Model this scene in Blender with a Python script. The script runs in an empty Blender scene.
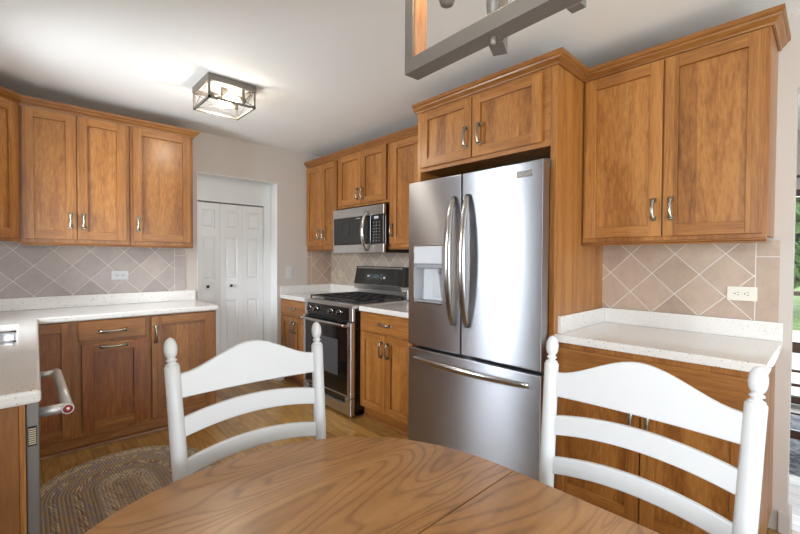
import bpy, bmesh, math, random
from mathutils import Vector, Matrix
random.seed(7)
SC = bpy.context.scene
COL = SC.collection

# ------------------------------------------------------------------ camera
CAM_H = 1.296
YAW, PITCH, ROLL, FPX = 43.231, -1.152, 0.304, 403.902
cd = bpy.data.cameras.new('camera')
cam = bpy.data.objects.new('camera', cd)
COL.objects.link(cam)
cd.sensor_fit = 'HORIZONTAL'
cd.sensor_width = 36.0
cd.lens = 36.0 * FPX / 800.0
cd.clip_start = 0.02
cd.clip_end = 200
_a, _t, _r = (math.radians(v) for v in (YAW, PITCH, ROLL))
_fw = Vector((math.sin(_a) * math.cos(_t), math.cos(_a) * math.cos(_t), math.sin(_t)))
_rt = Vector((math.cos(_a), -math.sin(_a), 0))
_up = _rt.cross(_fw)
_rt2 = _rt * math.cos(_r) + _up * math.sin(_r)
_up2 = _up * math.cos(_r) - _rt * math.sin(_r)
_m = Matrix((_rt2, _up2, -_fw)).transposed().to_4x4()
_m.translation = Vector((0, 0, CAM_H))
cam.matrix_world = _m
SC.camera = cam

# ------------------------------------------------------------------ world, daylight, added fill, exposure
SC.view_settings.view_transform = 'Standard'
SC.view_settings.look = 'None'
SC.view_settings.gamma = 1.0
SC.view_settings.use_curve_mapping = False
SC.view_settings.exposure = 0.14
w = bpy.data.worlds.new('world')
SC.world = w
w.use_nodes = True
bg = w.node_tree.nodes['Background']
bg.inputs['Color'].default_value = (0.80, 0.90, 1.0, 1)
bg.inputs['Strength'].default_value = 2.2


def area(name, loc, aim, sx, sy, power, color):
    l = bpy.data.lights.new(name, 'AREA')
    l.shape = 'RECTANGLE'
    l.size, l.size_y = sx, sy
    l.energy = power
    l.color = color
    o = bpy.data.objects.new(name, l)
    COL.objects.link(o)
    o.location = loc
    d = Vector(aim) - Vector(loc)
    o.rotation_euler = d.to_track_quat('-Z', 'Y').to_euler()
    return o


area('daylight_sink_window', (-0.80, 2.90, 1.56), (1.0, 2.90, 1.42), 0.62, 0.96, 78, (0.86, 0.93, 1.0))
area('fill_dining_side', (-0.80, -0.55, 1.45), (1.0, -0.10, 2.6), 1.5, 1.4, 62, (0.86, 0.93, 1.0))  # added fill through an unseen left window, aimed up towards the ceiling
area('fill_behind_camera', (1.30, -2.62, 1.10), (1.30, 0.0, 3.2), 2.6, 2.0, 66, (0.88, 0.94, 1.0))  # added fill from behind the camera, tilted up so the ceiling brightens
area('daylight_far_glass', (5.22, 0.40, 1.00), (3.0, 0.40, 1.6), 1.9, 1.8, 70, (0.90, 0.95, 1.0))

# ------------------------------------------------------------------ materials
def newmat(name):
    m = bpy.data.materials.new(name)
    m.use_nodes = True
    nt = m.node_tree
    return m, nt, nt.nodes['Principled BSDF']


def N(nt, kind, **kw):
    n = nt.nodes.new(kind)
    for k, v in kw.items():
        if k in n.inputs:
            n.inputs[k].default_value = v
        else:
            setattr(n, k, v)
    return n


def s2l(c):
    return tuple(((v / 255.0) / 12.92 if v / 255.0 < 0.04045 else ((v / 255.0 + 0.055) / 1.055) ** 2.4) for v in c) + (1.0,)


def math_node(nt, op, a, b=None):
    n = nt.nodes.new('ShaderNodeMath')
    n.operation = op
    for i, v in enumerate((a, b)):
        if v is None:
            continue
        if isinstance(v, (int, float)):
            n.inputs[i].default_value = v
        else:
            nt.links.new(v, n.inputs[i])
    return n.outputs[0]


def plain(name, rgb, rough=0.5, metal=0.0, bump=0.0, bscale=200.0, coat=0.0, spec=0.5):
    m, nt, p = newmat(name)
    c = s2l(rgb)
    p.inputs['Metallic'].default_value = metal
    p.inputs['Coat Weight'].default_value = coat
    p.inputs['Specular IOR Level'].default_value = spec
    tc = N(nt, 'ShaderNodeTexCoord')
    nz = N(nt, 'ShaderNodeTexNoise', Scale=bscale, Detail=3.0)
    nt.links.new(tc.outputs['Object'], nz.inputs['Vector'])
    mr = N(nt, 'ShaderNodeMapRange')
    mr.inputs['To Min'].default_value = max(rough - 0.03, 0.0)
    mr.inputs['To Max'].default_value = min(rough + 0.03, 1.0)
    nt.links.new(nz.outputs['Fac'], mr.inputs['Value'])
    nt.links.new(mr.outputs[0], p.inputs['Roughness'])
    p.inputs['Base Color'].default_value = c
    if bump:
        b = N(nt, 'ShaderNodeBump', Strength=bump, Distance=0.002)
        nt.links.new(nz.outputs['Fac'], b.inputs['Height'])
        nt.links.new(b.outputs[0], p.inputs['Normal'])
    return m


def wood(name, c1, c2, c3, stretch, rough=0.38, rings=0.35, boards=0.0, coat=0.25, bands=9.0, rpow=2.5, fw=0.75, boardvec=(1, 1, 0), bright=0.10):
    """stretched-noise grain; stretch = coordinate scale (small along the grain)"""
    m, nt, p = newmat(name)
    L = nt.links.new
    tc = N(nt, 'ShaderNodeTexCoord')
    oi = N(nt, 'ShaderNodeObjectInfo')
    off = N(nt, 'ShaderNodeVectorMath', operation='SCALE')
    off.inputs[0].default_value = (7.3, 5.1, 9.7)
    L(oi.outputs['Random'], off.inputs['Scale'])
    add = N(nt, 'ShaderNodeVectorMath', operation='ADD')
    L(tc.outputs['Object'], add.inputs[0])
    L(off.outputs[0], add.inputs[1])
    mul = N(nt, 'ShaderNodeVectorMath', operation='MULTIPLY')
    mul.inputs[1].default_value = stretch
    L(add.outputs[0], mul.inputs[0])
    big = N(nt, 'ShaderNodeTexNoise', Scale=1.0, Detail=2.0, Roughness=0.5, Distortion=0.6)
    L(mul.outputs[0], big.inputs['Vector'])
    fine = N(nt, 'ShaderNodeTexNoise', Scale=9.0, Detail=4.0, Roughness=0.65)
    L(mul.outputs[0], fine.inputs['Vector'])
    ring = math_node(nt, 'SINE', math_node(nt, 'MULTIPLY', big.outputs['Fac'], bands * 6.283))
    ring = math_node(nt, 'MULTIPLY', math_node(nt, 'POWER', math_node(nt, 'MULTIPLY', math_node(nt, 'ADD', ring, 1.0), 0.5), rpow), rings)
    f = math_node(nt, 'ADD', math_node(nt, 'ADD', math_node(nt, 'MULTIPLY', fine.outputs['Fac'], fw), (0.75 - fw) * 0.5), ring)
    f = math_node(nt, 'ADD', f, math_node(nt, 'MULTIPLY', big.outputs['Fac'], 0.35))
    if boards:
        dt = N(nt, 'ShaderNodeVectorMath', operation='DOT_PRODUCT')
        dt.inputs[1].default_value = boardvec
        L(add.outputs[0], dt.inputs[0])
        fl = math_node(nt, 'FLOOR', math_node(nt, 'MULTIPLY', dt.outputs['Value'], 13.0))
        wn = N(nt, 'ShaderNodeTexWhiteNoise', noise_dimensions='1D')
        L(fl, wn.inputs['W'])
        f = math_node(nt, 'ADD', f, math_node(nt, 'MULTIPLY', math_node(nt, 'SUBTRACT', wn.outputs['Value'], 0.5), boards))
    cr = N(nt, 'ShaderNodeValToRGB')
    e = cr.color_ramp.elements
    e[0].position, e[0].color = 0.38, s2l(c1)
    e[1].position, e[1].color = 0.88, s2l(c3)
    n2 = e.new(0.60)
    n2.color = s2l(c2)
    L(f, cr.inputs[0])
    hv = N(nt, 'ShaderNodeHueSaturation')
    L(cr.outputs[0], hv.inputs['Color'])
    v = math_node(nt, 'ADD', math_node(nt, 'MULTIPLY', oi.outputs['Random'], bright * 2), 1.0 - bright)
    L(v, hv.inputs['Value'])
    L(hv.outputs[0], p.inputs['Base Color'])
    p.inputs['Roughness'].default_value = rough
    p.inputs['Coat Weight'].default_value = coat
    p.inputs['Coat Roughness'].default_value = 0.22
    b = N(nt, 'ShaderNodeBump', Strength=0.06, Distance=0.001)
    L(fine.outputs['Fac'], b.inputs['Height'])
    L(b.outputs[0], p.inputs['Normal'])
    return m


M = {}
HC = ((180, 123, 60), (155, 98, 42), (114, 67, 25))
M['woodV'] = wood('honey_maple_vertical', *HC, (22, 22, 1.1), boards=0.20, rings=0.08, bands=4)
M['woodH'] = wood('honey_maple_horizontal', *HC, (1.1, 1.1, 22), rings=0.08, bands=4)
M['woodP'] = wood('honey_maple_panel', *HC, (11, 11, 2.0), boards=0.22, rings=0.10, bands=4)
M['crown'] = wood('honey_maple_moulding', (162, 109, 53), (138, 86, 36), (100, 58, 22), (1.0, 1.0, 24), rings=0.06)
RC = ((174, 108, 50), (146, 84, 34), (106, 56, 22))
M['endwood'] = wood('brown_maple_end_panel', (150, 98, 44), (134, 84, 34), (104, 62, 24), (14, 14, 1.0), rings=0.05)
M['redV'] = wood('reddish_maple_panel', *RC, (16, 16, 1.2), boards=0.12, rings=0.08)
M['table'] = wood('oak_table_top', (180, 134, 84), (160, 113, 64), (112, 73, 38), (0.95, 3.8, 3.8), rough=0.34, rings=0.17, boards=0.12, bands=24, coat=0.3, boardvec=(0, 0.75, 0), bright=0.0, rpow=4.0, fw=0.45)
M['white'] = plain('white_paint', (214, 215, 215), 0.38, coat=0.15)
M['trimwhite'] = plain('white_trim_paint', (244, 245, 245), 0.45)
M['doorwhite'] = plain('white_door_paint', (244, 246, 247), 0.42)
M['wall'] = plain('greige_wall_paint', (205, 196, 188), 0.85, bump=0.05, bscale=300)
M['alcove'] = plain('pale_alcove_paint', (236, 238, 238), 0.8, bump=0.05, bscale=300)
M['ceiling'] = plain('ceiling_paint', (238, 238, 236), 0.92, bump=0.08, bscale=150)
M['dark'] = plain('dark_cavity', (52, 36, 22), 0.8)
M['black'] = plain('black_enamel', (16, 16, 17), 0.18, coat=0.3)
M['cookpan'] = plain('grey_enamel_pan', (92, 92, 94), 0.22, coat=0.3)
M['blackglass'] = plain('black_glass', (14, 14, 15), 0.06, coat=0.5)
M['iron'] = plain('cast_iron', (44, 44, 45), 0.38, bump=0.2, bscale=500)
M['chrome'] = plain('polished_metal', (205, 203, 200), 0.16, metal=1.0)
M['pewter'] = plain('brushed_nickel', (162, 157, 144), 0.26, metal=1.0)
M['barhandle'] = plain('pale_satin_metal', (206, 206, 204), 0.42, metal=0.75)
M['handle'] = plain('satin_metal_handle', (186, 184, 182), 0.22, metal=1.0)
M['gunmetal'] = plain('weathered_metal', (118, 112, 105), 0.5, metal=0.35)
M['greyplastic'] = plain('grey_plastic', (150, 152, 156), 0.45)
M['lightplastic'] = plain('pale_grey_plastic', (205, 208, 213), 0.4)
M['ivory'] = plain('ivory_plastic', (232, 228, 214), 0.4)
M['beige'] = plain('beige_plastic', (205, 190, 165), 0.4)
M['slot'] = plain('outlet_slot', (30, 28, 26), 0.6)
M['red'] = plain('red_enamel', (150, 22, 34), 0.3)
M['dwside'] = plain('dishwasher_edge_steel', (136, 132, 128), 0.45, metal=0.6)
M['fridgeside'] = plain('fridge_side', (72, 72, 74), 0.5)
M['darkwood'] = wood('dark_walnut', (96, 62, 40), (70, 44, 28), (44, 28, 18), (2, 2, 14), rings=0.1)
M['deck'] = plain('pale_deck', (232, 228, 222), 0.8)
M['bark'] = plain('bark', (92, 78, 62), 0.9, bump=0.5, bscale=30)


def steel(name, rgb, rough, rot, aniso=0.85, radial='Z'):
    m, nt, p = newmat(name)
    L = nt.links.new
    p.inputs['Metallic'].default_value = 1.0
    p.inputs['Anisotropic'].default_value = aniso
    p.inputs['Anisotropic Rotation'].default_value = rot
    tg = N(nt, 'ShaderNodeTangent', direction_type='RADIAL', axis=radial)
    L(tg.outputs[0], p.inputs['Tangent'])
    tc = N(nt, 'ShaderNodeTexCoord')
    mp = N(nt, 'ShaderNodeVectorMath', operation='MULTIPLY')
    mp.inputs[1].default_value = (3, 3, 900)
    L(tc.outputs['Object'], mp.inputs[0])
    nz = N(nt, 'ShaderNodeTexNoise', Scale=1.0, Detail=2.0)
    L(mp.outputs[0], nz.inputs['Vector'])
    sm = N(nt, 'ShaderNodeTexNoise', Scale=5.0, Detail=3.0)
    L(tc.outputs['Object'], sm.inputs['Vector'])
    a = math_node(nt, 'MULTIPLY', nz.outputs['Fac'], 0.08)
    b = math_node(nt, 'MULTIPLY', sm.outputs['Fac'], 0.10)
    L(math_node(nt, 'ADD', math_node(nt, 'ADD', a, b), rough - 0.09), p.inputs['Roughness'])
    p.inputs['Base Color'].default_value = s2l(rgb)
    return m


M['steel'] = steel('brushed_stainless', (176, 178, 184), 0.34, 0.25, aniso=1.0)
M['steelH'] = steel('stainless_trim', (214, 213, 212), 0.34, 0.25)
M['sinksteel'] = plain('sink_stainless', (205, 207, 210), 0.34, metal=1.0)


def quartz():
    m, nt, p = newmat('speckled_quartz')
    L = nt.links.new
    tc = N(nt, 'ShaderNodeTexCoord')
    col = None
    cur = s2l((238, 235, 230))
    mixin = None
    for sc, th, c in ((85, 0.20, (120, 96, 76)), (150, 0.22, (160, 138, 116)), (60, 0.13, (70, 60, 54))):
        vo = N(nt, 'ShaderNodeTexVoronoi', Scale=float(sc))
        L(tc.outputs['Object'], vo.inputs['Vector'])
        sep = N(nt, 'ShaderNodeSeparateColor')
        L(vo.outputs['Color'], sep.inputs[0])
        pick = math_node(nt, 'LESS_THAN', sep.outputs[0], 0.16)
        near = math_node(nt, 'LESS_THAN', vo.outputs['Distance'], th)
        f = math_node(nt, 'MULTIPLY', pick, near)
        mx = N(nt, 'ShaderNodeMix', data_type='RGBA')
        L(f, mx.inputs['Factor'])
        if mixin is None:
            mx.inputs['A'].default_value = cur
        else:
            L(mixin, mx.inputs['A'])
        mx.inputs['B'].default_value = s2l(c)
        mixin = mx.outputs['Result']
    L(mixin, p.inputs['Base Color'])
    p.inputs['Roughness'].default_value = 0.16
    p.inputs['Coat Weight'].default_value = 0.3
    p.inputs['Coat Roughness'].default_value = 0.08
    return m


M['quartz'] = quartz()


def tile(name, axis, c0, z0, border, bsign, base, vary, pitch=0.2205):
    """45 degree tiles; axis = horizontal world axis; straight border course past `border`"""
    m, nt, p = newmat(name)
    L = nt.links.new
    ge = N(nt, 'ShaderNodeNewGeometry')
    sp = N(nt, 'ShaderNodeSeparateXYZ')
    L(ge.outputs['Position'], sp.inputs[0])
    h = sp.outputs[axis]
    a = math_node(nt, 'DIVIDE', math_node(nt, 'SUBTRACT', h, c0), pitch)
    b = math_node(nt, 'DIVIDE', math_node(nt, 'SUBTRACT', sp.outputs['Z'], z0), pitch)
    u = math_node(nt, 'ADD', a, b)
    v = math_node(nt, 'SUBTRACT', a, b)
    half = 0.0105 / pitch * 0.45

    def line(x):
        fr = math_node(nt, 'FRACT', x)
        d = math_node(nt, 'MINIMUM', fr, math_node(nt, 'SUBTRACT', 1.0, fr))
        return d
    du, dv = line(u), line(v)
    dmin = math_node(nt, 'MINIMUM', du, dv)
    diag = math_node(nt, 'SUBTRACT', 1.0, N_smooth(nt, dmin, half * 0.35, half))
    # border course
    db = math_node(nt, 'MULTIPLY', math_node(nt, 'SUBTRACT', h, border), bsign)
    inb = math_node(nt, 'GREATER_THAN', db, 0.0)
    zz = line(math_node(nt, 'DIVIDE', math_node(nt, 'SUBTRACT', sp.outputs['Z'], 1.316 - 0.0), 0.40))
    bl = math_node(nt, 'MINIMUM', math_node(nt, 'ABSOLUTE', db), math_node(nt, 'MULTIPLY', zz, 0.40))
    bline = math_node(nt, 'SUBTRACT', 1.0, N_smooth(nt, bl, 0.0012, 0.003))
    bline_all = math_node(nt, 'SUBTRACT', 1.0, N_smooth(nt, math_node(nt, 'ABSOLUTE', db), 0.0012, 0.003))
    mix1 = math_node(nt, 'ADD', math_node(nt, 'MULTIPLY', diag, math_node(nt, 'SUBTRACT', 1.0, inb)), math_node(nt, 'MULTIPLY', bline, inb))
    g = math_node(nt, 'MAXIMUM', mix1, bline_all)
    # per tile tone
    cu = N(nt, 'ShaderNodeCombineXYZ')
    L(math_node(nt, 'FLOOR', u), cu.inputs[0])
    L(math_node(nt, 'FLOOR', v), cu.inputs[1])
    wn = N(nt, 'ShaderNodeTexWhiteNoise', noise_dimensions='2D')
    L(cu.outputs[0], wn.inputs['Vector'])
    nz = N(nt, 'ShaderNodeTexNoise', Scale=14.0, Detail=5.0, Roughness=0.65)
    L(ge.outputs['Position'], nz.inputs['Vector'])
    f = math_node(nt, 'ADD', math_node(nt, 'MULTIPLY', wn.outputs['Value'], 0.4), math_node(nt, 'MULTIPLY', nz.outputs['Fac'], 0.6))
    cr = N(nt, 'ShaderNodeValToRGB')
    e = cr.color_ramp.elements
    e[0].position, e[0].color = 0.2, s2l(base)
    e[1].position, e[1].color = 0.8, s2l(vary)
    L(f, cr.inputs[0])
    mx = N(nt, 'ShaderNodeMix', data_type='RGBA')
    L(g, mx.inputs['Factor'])
    L(cr.outputs[0], mx.inputs['A'])
    mx.inputs['B'].default_value = s2l((224, 218, 208))
    L(mx.outputs['Result'], p.inputs['Base Color'])
    p.inputs['Roughness'].default_value = 0.42
    bp_ = N(nt, 'ShaderNodeBump', Strength=0.5, Distance=0.002)
    L(math_node(nt, 'SUBTRACT', math_node(nt, 'MULTIPLY', nz.outputs['Fac'], 0.25), g), bp_.inputs['Height'])
    L(bp_.outputs[0], p.inputs['Normal'])
    return m


def N_smooth(nt, val, lo, hi):
    mr = N(nt, 'ShaderNodeMapRange')
    mr.interpolation_type = 'SMOOTHSTEP'
    mr.inputs['From Min'].default_value = lo
    mr.inputs['From Max'].default_value = hi
    nt.links.new(val, mr.inputs['Value'])
    return mr.outputs[0]


M['tileB'] = tile('slate_tile_sink_wall', 'X', 0.622, 1.342, 0.993, 1.0, (204, 192, 184), (168, 156, 152))
M['tileC'] = tile('slate_tile_corner', 'X', 2.508, 1.113, 2.372, -1.0, (204, 180, 160), (178, 154, 138))
M['tileR'] = tile('slate_tile_right_wall', 'Y', 0.805, 1.331, 0.248, -1.0, (206, 184, 164), (172, 148, 130))
M['tileS'] = tile('slate_tile_range_wall', 'Y', 3.826, 1.234, 2.0, -1.0, (198, 182, 164), (170, 152, 136))


def floor_mat(name, c1, c2, c3, width=0.083, rough=0.3):
    m, nt, p = newmat(name)
    L = nt.links.new
    ge = N(nt, 'ShaderNodeNewGeometry')
    sp = N(nt, 'ShaderNodeSeparateXYZ')
    L(ge.outputs['Position'], sp.inputs[0])
    col = math_node(nt, 'DIVIDE', sp.outputs['X'], width)
    ci = math_node(nt, 'FLOOR', col)
    cf = math_node(nt, 'FRACT', col)
    wn = N(nt, 'ShaderNodeTexWhiteNoise', noise_dimensions='1D')
    L(ci, wn.inputs['W'])
    row = math_node(nt, 'ADD', math_node(nt, 'DIVIDE', sp.outputs['Y'], 0.85), math_node(nt, 'MULTIPLY', wn.outputs['Value'], 7.0))
    ri = math_node(nt, 'FLOOR', row)
    rf = math_node(nt, 'FRACT', row)
    e1 = math_node(nt, 'MULTIPLY', math_node(nt, 'MINIMUM', cf, math_node(nt, 'SUBTRACT', 1.0, cf)), width)
    e2 = math_node(nt, 'MULTIPLY', math_node(nt, 'MINIMUM', rf, math_node(nt, 'SUBTRACT', 1.0, rf)), 0.85)
    gap = math_node(nt, 'SUBTRACT', 1.0, N_smooth(nt, math_node(nt, 'MINIMUM', e1, e2), 0.0006, 0.0022))
    cv = N(nt, 'ShaderNodeCombineXYZ')
    L(ci, cv.inputs[0])
    L(ri, cv.inputs[1])
    wt = N(nt, 'ShaderNodeTexWhiteNoise', noise_dimensions='2D')
    L(cv.outputs[0], wt.inputs['Vector'])
    off = N(nt, 'ShaderNodeVectorMath', operation='SCALE')
    L(wt.outputs['Color'], off.inputs[0])
    off.inputs['Scale'].default_value = 20.0
    add = N(nt, 'ShaderNodeVectorMath', operation='ADD')
    L(ge.outputs['Position'], add.inputs[0])
    L(off.outputs[0], add.inputs[1])
    mul = N(nt, 'ShaderNodeVectorMath', operation='MULTIPLY')
    mul.inputs[1].default_value = (16, 1.6, 1)
    L(add.outputs[0], mul.inputs[0])
    big = N(nt, 'ShaderNodeTexNoise', Scale=1.0, Detail=2.0, Distortion=0.4)
    L(mul.outputs[0], big.inputs['Vector'])
    fine = N(nt, 'ShaderNodeTexNoise', Scale=7.0, Detail=4.0, Roughness=0.7)
    L(mul.outputs[0], fine.inputs['Vector'])
    ring = math_node(nt, 'MULTIPLY', math_node(nt, 'ADD', math_node(nt, 'SINE', math_node(nt, 'MULTIPLY', big.outputs['Fac'], 42.0)), 1.0), 0.10)
    f = math_node(nt, 'ADD', math_node(nt, 'ADD', math_node(nt, 'MULTIPLY', fine.outputs['Fac'], 0.6), ring), math_node(nt, 'MULTIPLY', wt.outputs['Value'], 0.35))
    cr = N(nt, 'ShaderNodeValToRGB')
    e = cr.color_ramp.elements
    e[0].position, e[0].color = 0.25, s2l(c1)
    e[1].position, e[1].color = 0.9, s2l(c3)
    x = e.new(0.55)
    x.color = s2l(c2)
    L(f, cr.inputs[0])
    mx = N(nt, 'ShaderNodeMix', data_type='RGBA')
    L(math_node(nt, 'MULTIPLY', gap, 0.75), mx.inputs['Factor'])
    L(cr.outputs[0], mx.inputs['A'])
    mx.inputs['B'].default_value = s2l((70, 44, 20))
    L(mx.outputs['Result'], p.inputs['Base Color'])
    p.inputs['Roughness'].default_value = rough
    p.inputs['Coat Weight'].default_value = 0.25
    p.inputs['Coat Roughness'].default_value = 0.15
    b = N(nt, 'ShaderNodeBump', Strength=0.25, Distance=0.001)
    L(math_node(nt, 'SUBTRACT', math_node(nt, 'MULTIPLY', fine.outputs['Fac'], 0.2), gap), b.inputs['Height'])
    L(b.outputs[0], p.inputs['Normal'])
    return m


M['floor'] = floor_mat('oak_plank_floor', (202, 160, 94), (178, 134, 70), (132, 92, 44))
M['floor2'] = floor_mat('pale_plank_floor', (214, 210, 206), (198, 194, 190), (170, 166, 162), width=0.12)


def rug_mat():
    m, nt, p = newmat('braided_rug')
    L = nt.links.new
    at = N(nt, 'ShaderNodeAttribute', attribute_name='ring')
    sp = N(nt, 'ShaderNodeSeparateXYZ')
    L(at.outputs['Vector'], sp.inputs[0])     # x = ring coordinate, y = arclength
    ri = math_node(nt, 'FLOOR', sp.outputs['X'])
    # braid: chevrons
    fr = math_node(nt, 'FRACT', sp.outputs['X'])
    tri = math_node(nt, 'ABSOLUTE', math_node(nt, 'SUBTRACT', fr, 0.5))
    s = math_node(nt, 'ADD', math_node(nt, 'MULTIPLY', sp.outputs['Y'], 70.0), math_node(nt, 'MULTIPLY', tri, 1.6))
    si = math_node(nt, 'FLOOR', s)
    cv = N(nt, 'ShaderNodeCombineXYZ')
    L(ri, cv.inputs[0])
    L(si, cv.inputs[1])
    wn = N(nt, 'ShaderNodeTexWhiteNoise', noise_dimensions='2D')
    L(cv.outputs[0], wn.inputs['Vector'])
    wr = N(nt, 'ShaderNodeTexWhiteNoise', noise_dimensions='1D')
    L(math_node(nt, 'FLOOR', math_node(nt, 'DIVIDE', sp.outputs['X'], 2.0)), wr.inputs['W'])
    f = math_node(nt, 'ADD', math_node(nt, 'MULTIPLY', wn.outputs['Value'], 0.16), math_node(nt, 'MULTIPLY', wr.outputs['Value'], 0.84))
    cr = N(nt, 'ShaderNodeValToRGB')
    cr.color_ramp.interpolation = 'CONSTANT'
    e = cr.color_ramp.elements
    pal = [(0.0, (168, 150, 126)), (0.2, (196, 176, 144)), (0.34, (212, 194, 164)), (0.45, (158, 148, 144)), (0.55, (188, 160, 124)), (0.64, (168, 160, 152)), (0.74, (204, 184, 154)), (0.86, (158, 132, 112))]
    e[0].position, e[0].color = 0.0, s2l(pal[0][1])
    e[1].position, e[1].color = pal[1][0], s2l(pal[1][1])
    for pos, c in pal[2:]:
        x = e.new(pos)
        x.color = s2l(c)
    L(f, cr.inputs[0])
    sf = math_node(nt, 'FRACT', s)
    gapb = math_node(nt, 'MULTIPLY', N_smooth(nt, math_node(nt, 'ABSOLUTE', math_node(nt, 'SUBTRACT', sf, 0.5)), 0.22, 0.5), 0.7)
    dk = math_node(nt, 'MAXIMUM', math_node(nt, 'MULTIPLY', N_smooth(nt, tri, 0.34, 0.5), 0.6), gapb)
    mx = N(nt, 'ShaderNodeMix', data_type='RGBA')
    L(dk, mx.inputs['Factor'])
    L(cr.outputs[0], mx.inputs['A'])
    mx.inputs['B'].default_value = s2l((88, 72, 60))
    L(mx.outputs['Result'], p.inputs['Base Color'])
    p.inputs['Roughness'].default_value = 0.95
    p.inputs['Specular IOR Level'].default_value = 0.1
    return m


M['rug'] = rug_mat()


def emis(name, rgb, st):
    m, nt, p = newmat(name)
    p.inputs['Base Color'].default_value = s2l(rgb)
    p.inputs['Emission Color'].default_value = s2l(rgb)
    p.inputs['Emission Strength'].default_value = st
    return m


M['bulb'] = emis('lit_bulb', (255, 238, 205), 18.0)
M['bulb2'] = emis('lit_candle_bulb', (255, 214, 160), 8.0)
M['display'] = emis('lit_display', (70, 86, 90), 0.05)


def glass_mat():
    m, nt, p = newmat('window_glass')
    L = nt.links.new
    out = [n for n in nt.nodes if n.type == 'OUTPUT_MATERIAL'][0]
    tr = N(nt, 'ShaderNodeBsdfTransparent')
    gl = N(nt, 'ShaderNodeBsdfGlossy', Roughness=0.02)
    fr = N(nt, 'ShaderNodeFresnel', IOR=1.45)
    mx = N(nt, 'ShaderNodeMixShader')
    L(fr.outputs[0], mx.inputs[0])
    L(tr.outputs[0], mx.inputs[1])
    L(gl.outputs[0], mx.inputs[2])
    L(mx.outputs[0], out.inputs['Surface'])
    return m


M['glass'] = glass_mat()
M['panelwood'] = wood('brown_wood_strip', (178, 132, 92), (156, 110, 74), (120, 80, 50), (24, 24, 1.5), rings=0.1)


def leaf_mat(name, a, b, scale):
    m, nt, p = newmat(name)
    L = nt.links.new
    ge = N(nt, 'ShaderNodeNewGeometry')
    nz = N(nt, 'ShaderNodeTexNoise', Scale=scale, Detail=4.0)
    L(ge.outputs['Position'], nz.inputs['Vector'])
    cr = N(nt, 'ShaderNodeValToRGB')
    e = cr.color_ramp.elements
    e[0].position, e[0].color = 0.35, s2l(a)
    e[1].position, e[1].color = 0.65, s2l(b)
    L(nz.outputs['Fac'], cr.inputs[0])
    L(cr.outputs[0], p.inputs['Base Color'])
    p.inputs['Roughness'].default_value = 0.8
    return m


M['leaf'] = leaf_mat('tree_leaves', (104, 138, 80), (160, 184, 124), 2.5)
M['grass'] = leaf_mat('lawn', (128, 150, 88), (150, 170, 104), 1.2)
M['rug2'] = leaf_mat('blue_grey_rug', (62, 66, 78), (150, 154, 164), 26.0)

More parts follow.
